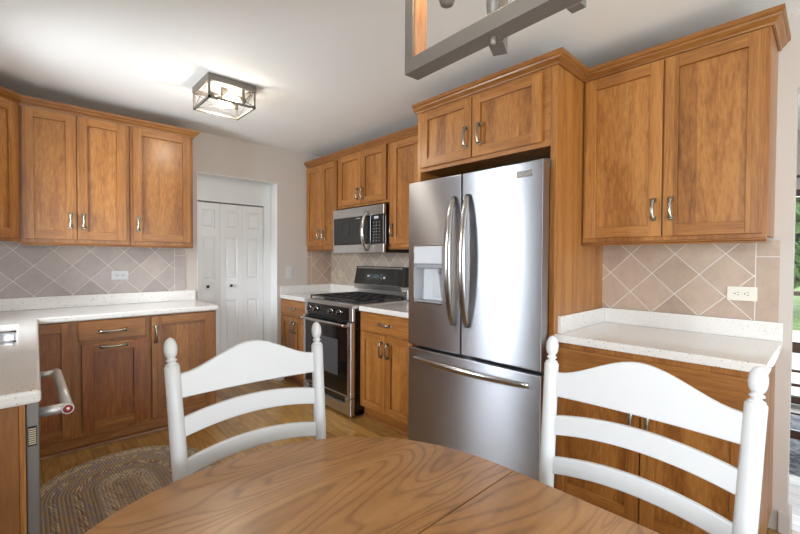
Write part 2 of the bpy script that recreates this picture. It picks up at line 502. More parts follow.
# ------------------------------------------------------------------ mesh helpers
class MB:
    def __init__(s):
        s.bm = bmesh.new()
        s.mats = []

    def mi(s, m):
        if m not in s.mats:
            s.mats.append(m)
        return s.mats.index(m)

    def hexa(s, pts, mat):
        i = s.mi(mat)
        v = [s.bm.verts.new(p) for p in pts]
        for f in ((0, 1, 2, 3), (7, 6, 5, 4), (0, 4, 5, 1), (1, 5, 6, 2), (2, 6, 7, 3), (3, 7, 4, 0)):
            fc = s.bm.faces.new([v[k] for k in f])
            fc.material_index = i

    def box(s, x0, x1, y0, y1, z0, z1, mat):
        s.hexa([(x0, y0, z0), (x1, y0, z0), (x1, y1, z0), (x0, y1, z0), (x0, y0, z1), (x1, y0, z1), (x1, y1, z1), (x0, y1, z1)], mat)

    def prism(s, loop_a, loop_b, mat, smooth=False, caps=True):
        i = s.mi(mat)
        a = [s.bm.verts.new(p) for p in loop_a]
        b = [s.bm.verts.new(p) for p in loop_b]
        n = len(a)
        for k in range(n):
            f = s.bm.faces.new((a[k], a[(k + 1) % n], b[(k + 1) % n], b[k]))
            f.material_index = i
            f.smooth = smooth
        if caps:
            for l in (a, list(reversed(b))):
                f = s.bm.faces.new(l)
                f.material_index = i

    def rings(s, loops, mat, smooth=True, caps=True):
        i = s.mi(mat)
        vs = [[s.bm.verts.new(p) for p in l] for l in loops]
        n = len(loops[0])
        for a, b in zip(vs[:-1], vs[1:]):
            for k in range(n):
                f = s.bm.faces.new((a[k], a[(k + 1) % n], b[(k + 1) % n], b[k]))
                f.material_index = i
                f.smooth = smooth
        if caps:
            for l in (vs[0], vs[-1]):
                f = s.bm.faces.new(l)
                f.material_index = i

    def tube(s, pts, r, mat, seg=14, flat=None, smooth=True):
        """pts path; r radius or list; flat=(rx, ry) with ry along `up` hint for elliptical"""
        pts = [Vector(p) for p in pts]
        loops = []
        for k, p in enumerate(pts):
            d = (pts[min(k + 1, len(pts) - 1)] - pts[max(k - 1, 0)]).normalized()
            ref = Vector((0, 0, 1)) if abs(d.z) < 0.9 else Vector((0, 1, 0))
            if flat is not None:
                ref = Vector(flat[2])
            a = d.cross(ref).normalized()
            b = a.cross(d).normalized()
            rr = r[k] if isinstance(r, (list, tuple)) else r
            ra, rb = (rr, rr) if flat is None else (rr * flat[0], rr * flat[1])
            loops.append([p + a * (ra * math.cos(t)) + b * (rb * math.sin(t)) for t in (2 * math.pi * j / seg for j in range(seg))])
        s.rings(loops, mat, smooth)

    def lathe(s, prof, mat, c=(0, 0), axis=None, seg=20, org=None):
        """profile [(r, h)...] about +Z at c, or about axis through org"""
        o = Vector(org) if org is not None else Vector((c[0], c[1], 0))
        ax = Vector(axis).normalized() if axis is not None else Vector((0, 0, 1))
        ref = Vector((1, 0, 0)) if abs(ax.x) < 0.9 else Vector((0, 1, 0))
        a = ax.cross(ref).normalized()
        b = ax.cross(a).normalized()
        loops = []
        for r, h in prof:
            loops.append([o + ax * h + a * (max(r, 1e-4) * math.cos(t)) + b * (max(r, 1e-4) * math.sin(t)) for t in (2 * math.pi * j / seg for j in range(seg))])
        s.rings(loops, mat, True)

    def build(s, name, parent=None, bevel=0.0, seg=2, auto=True):
        bmesh.ops.recalc_face_normals(s.bm, faces=s.bm.faces)
        org = Vector((0, 0, 0))
        q = parent
        while q is not None:
            org += q.location
            q = q.parent
        if parent is not None:
            for v in s.bm.verts:
                v.co -= org
        me = bpy.data.meshes.new(name)
        s.bm.to_mesh(me)
        s.bm.free()
        for m in s.mats:
            me.materials.append(M[m] if isinstance(m, str) else m)
        o = bpy.data.objects.new(name, me)
        COL.objects.link(o)
        if parent is not None:
            o.parent = parent
        if bevel:
            b = o.modifiers.new('bevel', 'BEVEL')
            b.width = bevel
            b.segments = seg
            b.limit_method = 'ANGLE'
            b.angle_limit = math.radians(40)
            b.harden_normals = False
        return o


def tag(o, label, cat, group=None, kind=None):
    if label:
        o['label'] = label
    if cat:
        o['category'] = cat
    if group:
        o['group'] = group
    if kind:
        o['kind'] = kind
    return o


def thing(name, label, cat, loc, group=None):
    o = bpy.data.objects.new(name, None)
    o.empty_display_size = 0.1
    COL.objects.link(o)
    o.location = loc
    return tag(o, label, cat, group)


def struct(mb, name, bevel=0.0, label=None):
    o = mb.build(name, None, bevel)
    o['kind'] = 'structure'
    if label:
        o['label'] = label
    return o


class Fr:
    """front-plane frame: u along the wall, n outwards, z up"""
    def __init__(s, ox, oy, ux, uy, nx, ny):
        s.o, s.u, s.n = (ox, oy), (ux, uy), (nx, ny)

    def p(s, u, n, z):
        return (s.o[0] + s.u[0] * u + s.n[0] * n, s.o[1] + s.u[1] * u + s.n[1] * n, z)

    def box(s, mb, u0, u1, n0, n1, z0, z1, mat):
        P = s.p
        mb.hexa([P(u0, n0, z0), P(u1, n0, z0), P(u1, n1, z0), P(u0, n1, z0), P(u0, n0, z1), P(u1, n0, z1), P(u1, n1, z1), P(u0, n1, z1)], mat)


YB = 3.973      # back wall
XR = 2.636      # right wall
XL = -0.60      # left wall
YF = -2.40      # wall behind the camera
CE = 2.45
XFAR = 5.0

# ------------------------------------------------------------------ room shell
b = MB()
b.box(XL - 0.15, 2.70, YF - 0.15, 4.45, -0.06, 0.0, 'floor')
struct(b, 'floor')
b = MB()
b.box(2.70, XFAR + 0.15, YF - 0.15, 2.6, -0.06, 0.0, 'floor2')
struct(b, 'floor_living', label='pale plank floor of the next room')
b = MB()
b.box(XL - 0.15, XFAR + 0.15, YF - 0.15, 4.45, CE, CE + 0.06, 'ceiling')
struct(b, 'ceiling')

OX0, OX1, OZ = 1.183, 1.966, 2.083        # pantry opening
b = MB()
b.box(XL - 0.12, OX0, YB, YB + 0.145, 0, CE, 'wall')
b.box(OX1, XR + 0.12, YB, YB + 0.145, 0, CE, 'wall')
b.box(OX0, OX1, YB, YB + 0.145, OZ, CE, 'wall')
struct(b, 'wall_back')
b = MB()   # opening lining
t = 0.004
b.box(OX1 - t, OX1, YB - 0.001, YB + 0.145, 0, OZ, 'trimwhite')
b.box(OX0, OX0 + t, YB - 0.001, YB + 0.145, 0, OZ, 'trimwhite')
b.box(OX0 + t, OX1 - t, YB - 0.001, YB + 0.145, OZ - t, OZ, 'trimwhite')
struct(b, 'trim_1')
DX0, DX1, DZ = 0.995, 1.885, 1.845
b = MB()
b.box(0.80, DX0, YB + 0.147, YB + 0.25, 0, CE, 'alcove')
b.box(DX1, 2.2, YB + 0.147, YB + 0.25, 0, CE, 'alcove')
b.box(DX0, DX1, YB + 0.147, YB + 0.25, DZ, CE, 'alcove')
b.box(DX0, DX1, YB + 0.24, YB + 0.25, 0, DZ, 'slot')
struct(b, 'wall_alcove')

# bifold doors
door = tag(bpy.data.objects.new('door_1', None), 'white four-leaf panelled bifold closet door', None, kind='structure')
COL.objects.link(door)
door.location = (1.44, YB + 0.17, 0)
LW = 0.2195
for k in range(4):
    x0 = DX0 + 0.003 + k * (LW + 0.002)
    x1 = x0 + LW
    y0, y1 = YB + 0.165, YB + 0.195
    b = MB()
    b.box(x0, x1, y0 + 0.012, y1, 0.015, DZ - 0.012, 'doorwhite')
    st = 0.048
    rails = [(0.015, 0.20), (0.86, 1.06), (1.50, 1.60), (1.77, DZ - 0.012)]
    rails = [(0.015, 0.17), (0.87, 1.08), (1.50, 1.585), (1.765, DZ - 0.012)]
    b.box(x0, x0 + st, y0 - 0.003, y0 + 0.013, 0.015, DZ - 0.012, 'doorwhite')
    b.box(x1 - st, x1, y0 - 0.003, y0 + 0.013, 0.015, DZ - 0.012, 'doorwhite')
    for za, zb in rails:
        b.box(x0 + st, x1 - st, y0 - 0.003, y0 + 0.013, za, zb, 'doorwhite')
    for (a0, a1), (b0, b1) in zip(rails[:-1], rails[1:]):
        g = 0.014
        xa, xb, za, zb = x0 + st + g, x1 - st - g, a1 + g, b0 - g
        c = 0.014
        b.prism([(xa, y0 + 0.0122, za), (xb, y0 + 0.0122, za), (xb, y0 + 0.0122, zb), (xa, y0 + 0.0122, zb)],
                [(xa + c, y0 + 0.001, za + c), (xb - c, y0 + 0.001, za + c), (xb - c, y0 + 0.001, zb - c), (xa + c, y0 + 0.001, zb - c)], 'doorwhite')
    lf = b.build('leaf', door, 0.0015)
    if k in (1, 2):
        b = MB()
        b.lathe([(0.006, 0), (0.006, 0.012), (0.013, 0.018), (0.015, 0.025), (0.012, 0.031), (0.002, 0.034)], 'iron', org=((x0 + x1) / 2 - 0.008, y0, 1.018), axis=(0, -1, 0), seg=16)
        kb = b.build('knob', lf)
        kb['label'] = 'small black round knob'

b = MB()   # right wall with opening to the next room
YE = 0.118
b.box(XR, XR + 0.115, YE, YB, 0, CE, 'wall')
b.box(XR, XR + 0.115, -1.75, YE, 2.10, CE, 'wall')
b.box(XR, XR + 0.115, YF, -1.75, 0, CE, 'wall')
struct(b, 'wall_right')
b = MB()
WY0, WY1, WZ0, WZ1 = 2.58, 3.22, 1.07, 2.05
DY0, DY1, DZ0, DZ1 = -1.30, 0.20, 0.75, 2.15
for y0, y1, z0, z1 in ((WY1, YB, 0, CE), (WY0, WY1, 0, WZ0), (WY0, WY1, WZ1, CE), (DY1, WY0, 0, CE), (DY0, DY1, 0, DZ0), (DY0, DY1, DZ1, CE), (YF, DY0, 0, CE)):
    b.box(XL - 0.12, XL, y0, y1, z0, z1, 'wall')
struct(b, 'wall_left')
b = MB()
PX0, PX1, PZ1 = 0.0, 2.6, 2.1
b.box(XL - 0.12, PX0, YF - 0.12, YF, 0, CE, 'wall')
b.box(PX1, XFAR + 0.12, YF - 0.12, YF, 0, CE, 'wall')
b.box(PX0, PX1, YF - 0.12, YF, PZ1, CE, 'wall')
struct(b, 'wall_front')
b = MB()
FY0, FY1, FZ0, FZ1 = -0.60, 1.40, 0.02, 1.93
b.box(XFAR, XFAR + 0.12, YF, FY0, 0, CE, 'wall')
b.box(XFAR, XFAR + 0.12, FY1, 2.6, 0, CE, 'wall')
b.box(XFAR, XFAR + 0.12, FY0, FY1, FZ1, CE, 'wall')
struct(b, 'wall_far')
b = MB()
b.box(XR + 0.115, XFAR + 0.12, 2.45, 2.57, 0, CE, 'wall')
struct(b, 'wall_living')


def window(name, axis, pos, a0, a1, z0, z1, mats='trimwhite', nx=2, nz=1, w=0.05, dep=0.06):
    b = MB()
    P = (lambda a, d, z: (pos + d, a, z)) if axis == 'X' else (lambda a, d, z: (a, pos + d, z))

    def bx(mb, a, b_, c, d, e, f, mat):
        pa, pb = P(a, c, e), P(b_, d, f)
        mb.box(min(pa[0], pb[0]), max(pa[0], pb[0]), min(pa[1], pb[1]), max(pa[1], pb[1]), min(e, f), max(e, f), mat)
    bx(b, a0, a0 + w, -dep / 2, dep / 2, z0, z1, mats)
    bx(b, a1 - w, a1, -dep / 2, dep / 2, z0, z1, mats)
    bx(b, a0 + w, a1 - w, -dep / 2, dep / 2, z0, z0 + w, mats)
    bx(b, a0 + w, a1 - w, -dep / 2, dep / 2, z1 - w, z1, mats)
    for i in range(1, nx):
        c = a0 + (a1 - a0) * i / nx
        bx(b, c - w / 2, c + w / 2, -dep / 2, dep / 2, z0 + w, z1 - w, mats)
    for i in range(1, nz):
        c = z0 + (z1 - z0) * i / nz
        bx(b, a0 + w, a1 - w, -dep / 4, dep / 4, c - 0.012, c + 0.012, mats)
    fr = struct(b, name)
    g = MB()
    bx(g, a0 + w, a1 - w, -0.003, 0.003, z0 + w, z1 - w, 'glass')
    g.build('pane', fr)
    return fr


window('window_1', 'X', XL - 0.06, WY0, WY1, WZ0, WZ1, nz=2)
window('window_fill_left', 'X', XL - 0.06, DY0, DY1, DZ0, DZ1)  # unseen window, put in to admit the left fill light
window('window_fill_front', 'Y', YF - 0.06, PX0, PX1, 0.02, PZ1, w=0.07)  # unseen glazing behind the camera, put in so fill light can enter
window('window_4', 'X', XFAR + 0.06, FY0, FY1, FZ0, FZ1, mats='darkwood', w=0.06)


def strip(name, pts_boxes, mat='trimwhite'):
    b = MB()
    for x in pts_boxes:
        b.box(*x, mat)
    return struct(b, name, 0.003)


strip('baseboard_back', [(OX1 + 0.001, 2.035, YB - 0.014, YB, 0, 0.085)])
strip('baseboard_right', [(XR - 0.014, XR, YE - 0.014, 0.148, 0, 0.10), (XR, XR + 0.115, YE - 0.014, YE, 0, 0.10)], 'wall')

# ------------------------------------------------------------------ cabinets
FB_U = Fr(0, 3.647, 1, 0, 0, -1)          # back wall uppers: u = X
FB_L = Fr(0, 3.387, 1, 0, 0, -1)          # back wall bases
FR_U = Fr(2.321, 0, 0, 1, -1, 0)          # right wall uppers: u = Y
FR_L = Fr(2.015, 0, 0, 1, -1, 0)
FR_F = Fr(2.000, 0, 0, 1, -1, 0)
s2 = math.sqrt(0.5)
FD = Fr(0, 3.647, -s2, -s2, s2, -s2)      # diagonal corner upper


def pull(fr, parent, u, z, vert=True, L=0.112, n0=0.02):
    """arched cabinet pull with flared square feet"""
    b = MB()
    h = L / 2

    def P(s, n, tt):           # s along pull, tt across
        return fr.p(u + tt, n0 + n, z + s) if vert else fr.p(u + s, n0 + n, z + tt)
    for sg in (-1, 1):
        c = sg * (h - 0.010)
        b.prism([P(c - 0.012, 0, -0.0125), P(c + 0.012, 0, -0.0125), P(c + 0.012, 0, 0.0125), P(c - 0.012, 0, 0.0125)],
                [P(c - 0.008, 0.007, -0.009), P(c + 0.008, 0.007, -0.009), P(c + 0.008, 0.007, 0.009), P(c - 0.008, 0.007, 0.009)], 'pewter')
        b.prism([P(c - 0.006, 0.006, -0.005), P(c + 0.006, 0.006, -0.005), P(c + 0.006, 0.006, 0.005), P(c - 0.006, 0.006, 0.005)],
                [P(c - 0.007, 0.024, -0.007), P(c + 0.007, 0.024, -0.007), P(c + 0.007, 0.024, 0.007), P(c - 0.007, 0.024, 0.007)], 'pewter')
    loops = []
    for k in range(13):
        q = -1 + 2 * k / 12
        s = q * (h - 0.006)
        n = 0.020 + 0.010 * (1 - q * q)
        wd = 0.0072 + 0.0044 * q * q
        loops.append([P(s, n, -wd), P(s, n + 0.006, -wd * 0.8), P(s, n + 0.0075, 0), P(s, n + 0.006, wd * 0.8), P(s, n, wd)])
    b.rings(loops, 'pewter', True)
    return b.build('handle', parent, 0.0)


def shaker(fr, parent, u0, u1, z0, z1, sl=0.057, sr=None, rt=0.057, rb=None, pmat='woodP', smat='woodV', rmat='woodH', name='door', th=0.02, label=None):
    sr = sl if sr is None else sr
    rb = rt if rb is None else rb
    b = MB()
    fr.box(b, u0, u0 + sl, 0.001, th, z0, z1, smat)
    fr.box(b, u1 - sr, u1, 0.001, th, z0, z1, smat)
    fr.box(b, u0 + sl, u1 - sr, 0.001, th, z1 - rt, z1, rmat)
    fr.box(b, u0 + sl, u1 - sr, 0.001, th, z0, z0 + rb, rmat)
    fr.box(b, u0 + sl, u1 - sr, 0.001, th - 0.013, z0 + rb, z1 - rt, pmat)
    o = b.build(name, parent, 0.0016)
    if label:
        o['label'] = label
    return o


def slab(fr, parent, u0, u1, z0, z1, name='drawer', mat='woodH', th=0.02):
    b = MB()
    fr.box(b, u0, u1, 0.001, th, z0, z1, mat)
    return b.build(name, parent, 0.003)


def upper(fr, name_label, group, u0, u1, z0, z1, depth, doors, sides='woodV', rail=True, loc=None, pmat='woodP'):
    """doors: list of (u0,u1,z0,z1,handle_u or None, handle_z)"""
    c = fr.p((u0 + u1) / 2, -depth / 2, z0)
    t = thing('wall_cabinet', name_label, 'cabinet', c, group)
    b = MB()
    fr.box(b, u0, u1, -depth, -0.02, z0 + 0.012, z1, sides)
    b.build('body', t)
    b = MB()
    e = 0.001
    fr.box(b, u0 + e, u1 - e, -0.0195, 0, z0, z1, 'woodV')
    b.build('face_frame', t, 0.001)
    for d in doors:
        dr = shaker(fr, t, d[0], d[1], d[2], d[3], pmat=pmat, sl=d[6] if len(d) > 6 else 0.057)
        if d[4] is not None:
            pull(fr, dr, d[4], d[5])
    if rail:
        b = MB()
        fr.box(b, u0 + e, u1 - e, -0.018, 0.014, z0 - 0.010, z0 - 0.0005, 'crown')
        fr.box(b, u0 + e, u1 - e, -0.018, 0.006, z0 - 0.020, z0 - 0.010, 'crown')
        b.build('light_rail', t, 0.003)
    return t


ZU0, ZU1 = 1.395, 2.30
dp = 0.324
upper(FB_U, 'honey wood two-door wall cabinet on the sink wall, left of the single-door one', None, 0.0, 0.609, ZU0, ZU1, dp,
      [(0.012, 0.292, 1.42, 2.285, 0.258, 1.55), (0.298, 0.585, 1.42, 2.285, 0.330, 1.55)])
upper(FB_U, 'honey wood single-door wall cabinet between the two-door one and the closet opening', None, 0.611, 1.055, ZU0, ZU1, dp,
      [(0.630, 1.030, 1.42, 2.285, 0.658, 1.55)])
# diagonal corner cabinet
dt = thing('wall_cabinet', 'angled corner wall cabinet at the left edge of the photo', 'cabinet', (-0.3, 3.7, ZU0))
b = MB()
o_ = FD.p(0.385, 0, 0)
b.prism([(-0.0015, YB - 0.002, ZU0 + 0.012), (-0.0015, 3.650, ZU0 + 0.012), (o_[0], o_[1] + 0.003, ZU0 + 0.012), (XL + 0.002, o_[1] + 0.003, ZU0 + 0.012), (XL + 0.002, YB - 0.002, ZU0 + 0.012)],
        [(-0.0015, YB - 0.002, ZU1), (-0.0015, 3.650, ZU1), (o_[0], o_[1] + 0.003, ZU1), (XL + 0.002, o_[1] + 0.003, ZU1), (XL + 0.002, YB - 0.002, ZU1)], 'woodV')
b.build('body', dt)
b = MB()
FD.box(b, 0.003, 0.383, 0.001, 0.006, ZU0, ZU1, 'woodV')
b.build('face_frame', dt)
FD2 = Fr(0.006 * s2, 3.647 - 0.006 * s2, -s2, -s2, s2, -s2)
pull(FD2, shaker(FD2, dt, 0.028, 0.360, 1.42, 2.285, sl=0.06), 0.33, 1.55)

# right-hand wall uppers (u = Y; viewer's left is larger Y)
upper(FR_U, 'narrow two-door wall cabinet in the corner, left of the microwave', None, 3.364, 3.970, ZU0, ZU1, 0.313,
      [(3.652, 3.955, 1.43, 2.275, 3.690, 1.545, 0.05), (3.378, 3.647, 1.43, 2.275, 3.600, 1.545, 0.05)])
upper(FR_U, 'short two-door wall cabinet above the microwave', None, 2.613, 3.362, 1.788, ZU1, 0.313,
      [(2.990, 3.345, 1.808, 2.285, 3.024, 1.90), (2.630, 2.985, 1.808, 2.285, 2.950, 1.90)], rail=False)
upper(FR_U, 'single-door wall cabinet between the microwave and the fridge', None, 1.960, 2.611, ZU0, ZU1, 0.313,
      [(2.060, 2.585, 1.425, 2.275, 2.545, 1.54, 0.085)])
upper(FR_U, 'large two-door wall cabinet above the beige tiles, right of the fridge', None, 0.185, 0.962, ZU0, ZU1, 0.313,
      [(0.574, 0.945, 1.415, 2.280, 0.606, 1.548), (0.200, 0.566, 1.415, 2.280, 0.532, 1.548)])

# fridge enclosure
ft = thing('fridge_cabinet', 'tall honey wood cabinet surround framing the stainless fridge', 'cabinet', (2.3, 1.46, 0))
b = MB()
b.box(2.000, XR - 0.001, 0.965, 0.998, 0, ZU1, 'woodV')
b.build('side_panel', ft, 0.0015)
b = MB()
b.box(2.000, XR - 0.001, 1.925, 1.957, 0, ZU1, 'woodV')
b.build('side_panel', ft, 0.0015)
b = MB()
b.box(2.020, XR - 0.001, 0.999, 1.924, 1.888, ZU1, 'woodV')
b.build('body', ft)
b = MB()
b.box(2.000, 2.0195, 0.999, 1.924, 1.885, ZU1, 'woodH')
b.build('face_frame', ft, 0.001)
for u0, u1, hu in ((1.490, 1.905, 1.525), (1.042, 1.482, 1.425)):
    pull(FR_F, shaker(FR_F, ft, u0, u1, 1.910, 2.270, sl=0.055, rt=0.05, rb=0.058), hu, 2.035, L=0.13)

# crown moulding
CROWN = [(0.001, 2.289), (0.009, 2.289), (0.011, 2.298), (0.016, 2.303), (0.028, 2.314), (0.031, 2.322), (0.036, 2.324), (0.041, 2.329), (0.041, 2.346), (0.001, 2.346)]


def crown(name, label, path, loc):
    """path: polyline of (x,y) on the face plane, with the outward side on the right of travel"""
    t = thing(name, label, 'moulding', loc)
    b = MB()
    loops = []
    n = len(path)
    for k, (x, y) in enumerate(path):
        def nrm(a, c):
            dx, dy = c[0] - a[0], c[1] - a[1]
            l = math.hypot(dx, dy)
            return (dy / l, -dx / l)
        if k == 0:
            nn = nrm(path[0], path[1])
            m = nn
        elif k == n - 1:
            m = nrm(path[-2], path[-1])
        else:
            a, c = nrm(path[k - 1], path[k]), nrm(path[k], path[k + 1])
            d = 1 + a[0] * c[0] + a[1] * c[1]
            m = ((a[0] + c[0]) / d, (a[1] + c[1]) / d)
        loops.append([(x + m[0] * q, y + m[1] * q, z) for q, z in CROWN])
    b.rings(loops, 'crown', False)
    b.build('moulding', t)
    return t


dq = FD.p(0.38, 0.007, 0)
dq0 = FD.p(0.0029, 0.007, 0)
crown('crown_moulding', 'wood crown moulding along the top of the sink wall cabinets', [(dq[0], dq[1]), (0.0, 3.6465), (1.056, 3.6465), (1.056, YB - 0.002)], (0.5, 3.8, 2.285))
crown('crown_moulding', 'wood crown moulding along the top of the cabinets over the range', [(2.3205, YB - 0.002), (2.3205, 2.0)], (2.45, 3.0, 2.285))
crown('crown_moulding', 'wood crown moulding wrapping the fridge surround and the right wall cabinet', [(1.9995, 1.974), (1.9995, 0.9635), (2.3205, 0.9635), (2.3205, 0.184), (XR - 0.001, 0.184)], (2.3, 1.0, 2.285))

# ---- base cabinets, sink wall
bt = thing('base_cabinet', 'base cabinet run under the sink wall counter, with drawer and pull-out door', 'cabinet', (0.5, 3.7, 0))
b = MB()
b.box(-0.55, 1.147, 3.407, YB - 0.002, 0.10, 0.874, 'woodV')
b.build('body', bt)
b = MB()
b.box(0.062, 1.147, 3.387, 3.4065, 0.098, 0.874, 'woodV')
b.build('face_frame', bt, 0.001)
b = MB()
b.box(0.062, 1.147, 3.440, 3.455, 0.0, 0.099, 'woodH')
b.build('toe_kick', bt)
b = MB()
b.prism([(0.062, 3.4395, 0), (0.062, 3.424, 0), (0.062, 3.426, 0.012), (0.062, 3.434, 0.02), (0.062, 3.4395, 0.022)],
        [(1.147, 3.4395, 0), (1.147, 3.424, 0), (1.147, 3.426, 0.012), (1.147, 3.434, 0.02), (1.147, 3.4395, 0.022)], 'crown')
b.build('shoe_moulding', bt)
shaker(FB_L, bt, 0.064, 0.226, 0.125, 0.866, sl=0.02, sr=0.040, pmat='redV', label='narrow corner door with a redder panel')
dw_ = slab(FB_L, bt, 0.272, 0.655, 0.737, 0.866)
pull(FB_L, dw_, 0.462, 0.795, False, L=0.165)
po = shaker(FB_L, bt, 0.290, 0.668, 0.130, 0.716, sl=0.064, sr=0.088, smat='redV', rmat='woodH', pmat='redV', name='pull_out_door', label='pull-out door with redder stiles')
pull(FB_L, po, 0.466, 0.690, False, L=0.165)
d3 = shaker(FB_L, bt, 0.692, 1.130, 0.122, 0.866, sl=0.066, sr=0.07, rt=0.062)
pull(FB_L, d3, 0.716, 0.738, True, L=0.135)

# ---- peninsula / left run
pt_ = thing('base_cabinet', 'base cabinet under the sink counter with plain wood end panel', 'cabinet', (-0.3, 2.4, 0))
b = MB()
b.box(-0.585, -0.010, 1.587, 3.384, 0.10, 0.690, 'woodV')
b.box(-0.585, -0.010, 1.587, 2.20, 0.690, 0.874, 'woodV')
b.build('body', pt_)
b = MB()
b.box(-0.585, -0.008, 1.570, 1.5865, 0.0, 0.874, 'endwood')
b.build('end_panel', pt_, 0.001)
b = MB()
b.box(-0.0075, 0.006, 1.568, 1.5885, 0.10, 0.874, 'woodV')
b.build('stile', pt_, 0.001)
b = MB()
b.box(-0.0095, 0.010, 2.215, 3.384, 0.10, 0.874, 'woodV')
b.build('face_frame', pt_)
FP = Fr(0.010, 0, 0, 1, 1, 0)
for u0, u1 in ((2.23, 2.69), (2.70, 3.16)):
    pull(FP, shaker(FP, pt_, u0, u1, 0.125, 0.72), (u0 + 0.03 if u0 > 2.5 else u1 - 0.03), 0.62)
    slab(FP, pt_, u0, u1, 0.737, 0.866, name='false_drawer')
b = MB()
b.box(-0.08, -0.065, 1.60, 3.384, 0.0, 0.099, 'woodH')
b.build('toe_kick', pt_)

dwt = thing('dishwasher', 'stainless dishwasher at the end of the sink counter, its bar handle jutting out', 'dishwasher', (0.0, 1.9, 0))
b = MB()
b.box(0.0065, 0.036, 1.592, 2.205, 0.105, 0.868, 'dwside')
b.build('door', dwt, 0.003)
b = MB()
for k in range(8):
    z = 0.792 - k * 0.0062
    b.box(0.012, 0.029, 1.5895, 1.5922, z - 0.0018, z + 0.0018, 'beige')
b.box(0.0105, 0.0305, 1.5912, 1.5925, 0.742, 0.800, 'slot')
b.build('vent', dwt)
b = MB()
zh = 0.822
b.tube([(0.034, 1.640, zh), (0.108, 1.640, zh)], 0.0155, 'barhandle', 18)
b.tube([(0.034, 2.160, zh), (0.108, 2.160, zh)], 0.0125, 'barhandle', 18)
b.tube([(0.104, 1.622, zh), (0.104, 2.172, zh)], 0.0155, 'barhandle', 18)
hd = b.build('handle', dwt)
b = MB()
b.lathe([(0.0125, 0), (0.0125, 0.0015), (0.006, 0.002), (0.0058, 0.0018)], 'red', org=(0.104, 1.6222, zh), axis=(0, -1, 0), seg=24)
b.lathe([(0.0062, 0), (0.006, 0.003), (0.003, 0.0038)], 'chrome', org=(0.104, 1.6222, zh), axis=(0, -1, 0), seg=20)
md = b.build('medallion', hd)
md['label'] = 'round red medallion on the handle end'


def cells(xs, ys, keep, z0, z1, mat, name, parent=None, bevel=0.0, skew=None):
    b = MB()
    i = b.mi(mat)
    vt, vb = {}, {}

    def g(d, x, y, z):
        k = (x, y)
        if k not in d:
            sx = x if skew is None else skew(x, y)
            d[k] = b.bm.verts.new((sx, y, z))
        return d[k]
    edges = {}
    for a in range(len(xs) - 1):
        for c in range(len(ys) - 1):
            if not keep((xs[a] + xs[a + 1]) / 2, (ys[c] + ys[c + 1]) / 2):
                continue
            q = [(xs[a], ys[c]), (xs[a + 1], ys[c]), (xs[a + 1], ys[c + 1]), (xs[a], ys[c + 1])]
            b.bm.faces.new([g(vt, x, y, z1) for x, y in q]).material_index = i
            b.bm.faces.new([g(vb, x, y, z0) for x, y in reversed(q)]).material_index = i
            for k in range(4):
                e = (q[k], q[(k + 1) % 4])
                if (e[1], e[0]) in edges:
                    del edges[(e[1], e[0])]
                else:
                    edges[e] = 1
    for (p0, p1) in edges:
        b.bm.faces.new((vb[p0], vb[p1], vt[p1], vt[p0])).material_index = i
    return b.build(name, parent, bevel)


CT0, CT1 = 0.876, 0.914
SX0, SX1, SY0, SY1 = -0.47, -0.018, 2.44, 3.14
ct = thing('countertop', 'speckled white L-shaped countertop holding the sink', 'countertop', (0.2, 3.2, CT0))
cells([XL + 0.002, SX0, SX1, 0.0767, 1.161], [1.548, SY0, SY1, 3.362, YB - 0.002],
      lambda x, y: not (x > 0.0767 and y < 3.362) and not (SX0 < x < SX1 and SY0 < y < SY1), CT0, CT1, 'quartz', 'top', ct, 0.009,
      skew=lambda x, y: x if x != 0.0767 else 0.040 + (0.0767 - 0.040) * (y - 1.548) / (3.362 - 1.548) if y < 3.37 else x)
b = MB()
b.box(XL + 0.023, 1.161, YB - 0.022, YB - 0.002, CT1 + 0.0005, 1.003, 'quartz')
b.box(XL + 0.002, XL + 0.022, 1.548, YB - 0.002, CT1 + 0.0005, 1.003, 'quartz')
b.build('backsplash_lip', ct, 0.002)

snk = thing('sink', 'double-bowl stainless undermount sink at the left edge of the counter', 'sink', (-0.24, 2.79, 0.68))


def bowl(x0, x1, y0, y1, z0, z1, r=0.05):
    b = MB()

    def rr(x0, x1, y0, y1, r, z):
        out = []
        for cx, cy, a0 in ((x1 - r, y1 - r, 0), (x0 + r, y1 - r, 90), (x0 + r, y0 + r, 180), (x1 - r, y0 + r, 270)):
            for k in range(7):
                a = math.radians(a0 + 15 * k)
                out.append((cx + r * math.cos(a), cy + r * math.sin(a), z))
        return out
    t = 0.0015
    L_ = [rr(x0 - 0.012, x1 + 0.012, y0 - 0.012, y1 + 0.012, r + 0.012, z1 - 0.003), rr(x0 - 0.012, x1 + 0.012, y0 - 0.012, y1 + 0.012, r + 0.012, z1), rr(x0, x1, y0, y1, r, z1), rr(x0 + 0.006, x1 - 0.006, y0 + 0.006, y1 - 0.006, r, z1 - 0.05),
          rr(x0 + 0.010, x1 - 0.010, y0 + 0.010, y1 - 0.010, r, z0 + 0.03), rr(x0 + 0.03, x1 - 0.03, y0 + 0.03, y1 - 0.03, r, z0 + 0.004), rr(x0 + 0.12, x1 - 0.12, y0 + 0.12, y1 - 0.12, 0.02, z0)]
    i = b.mi('sinksteel')
    vs = [[b.bm.verts.new(p) for p in l] for l in L_]
    n = len(vs[0])
    for a, c in zip(vs[:-1], vs[1:]):
        for k in range(n):
            f = b.bm.faces.new((a[k], a[(k + 1) % n], c[(k + 1) % n], c[k]))
            f.smooth = True
            f.material_index = i
    b.bm.faces.new(vs[-1]).material_index = i
    o = b.build('bowl', snk)
    return o


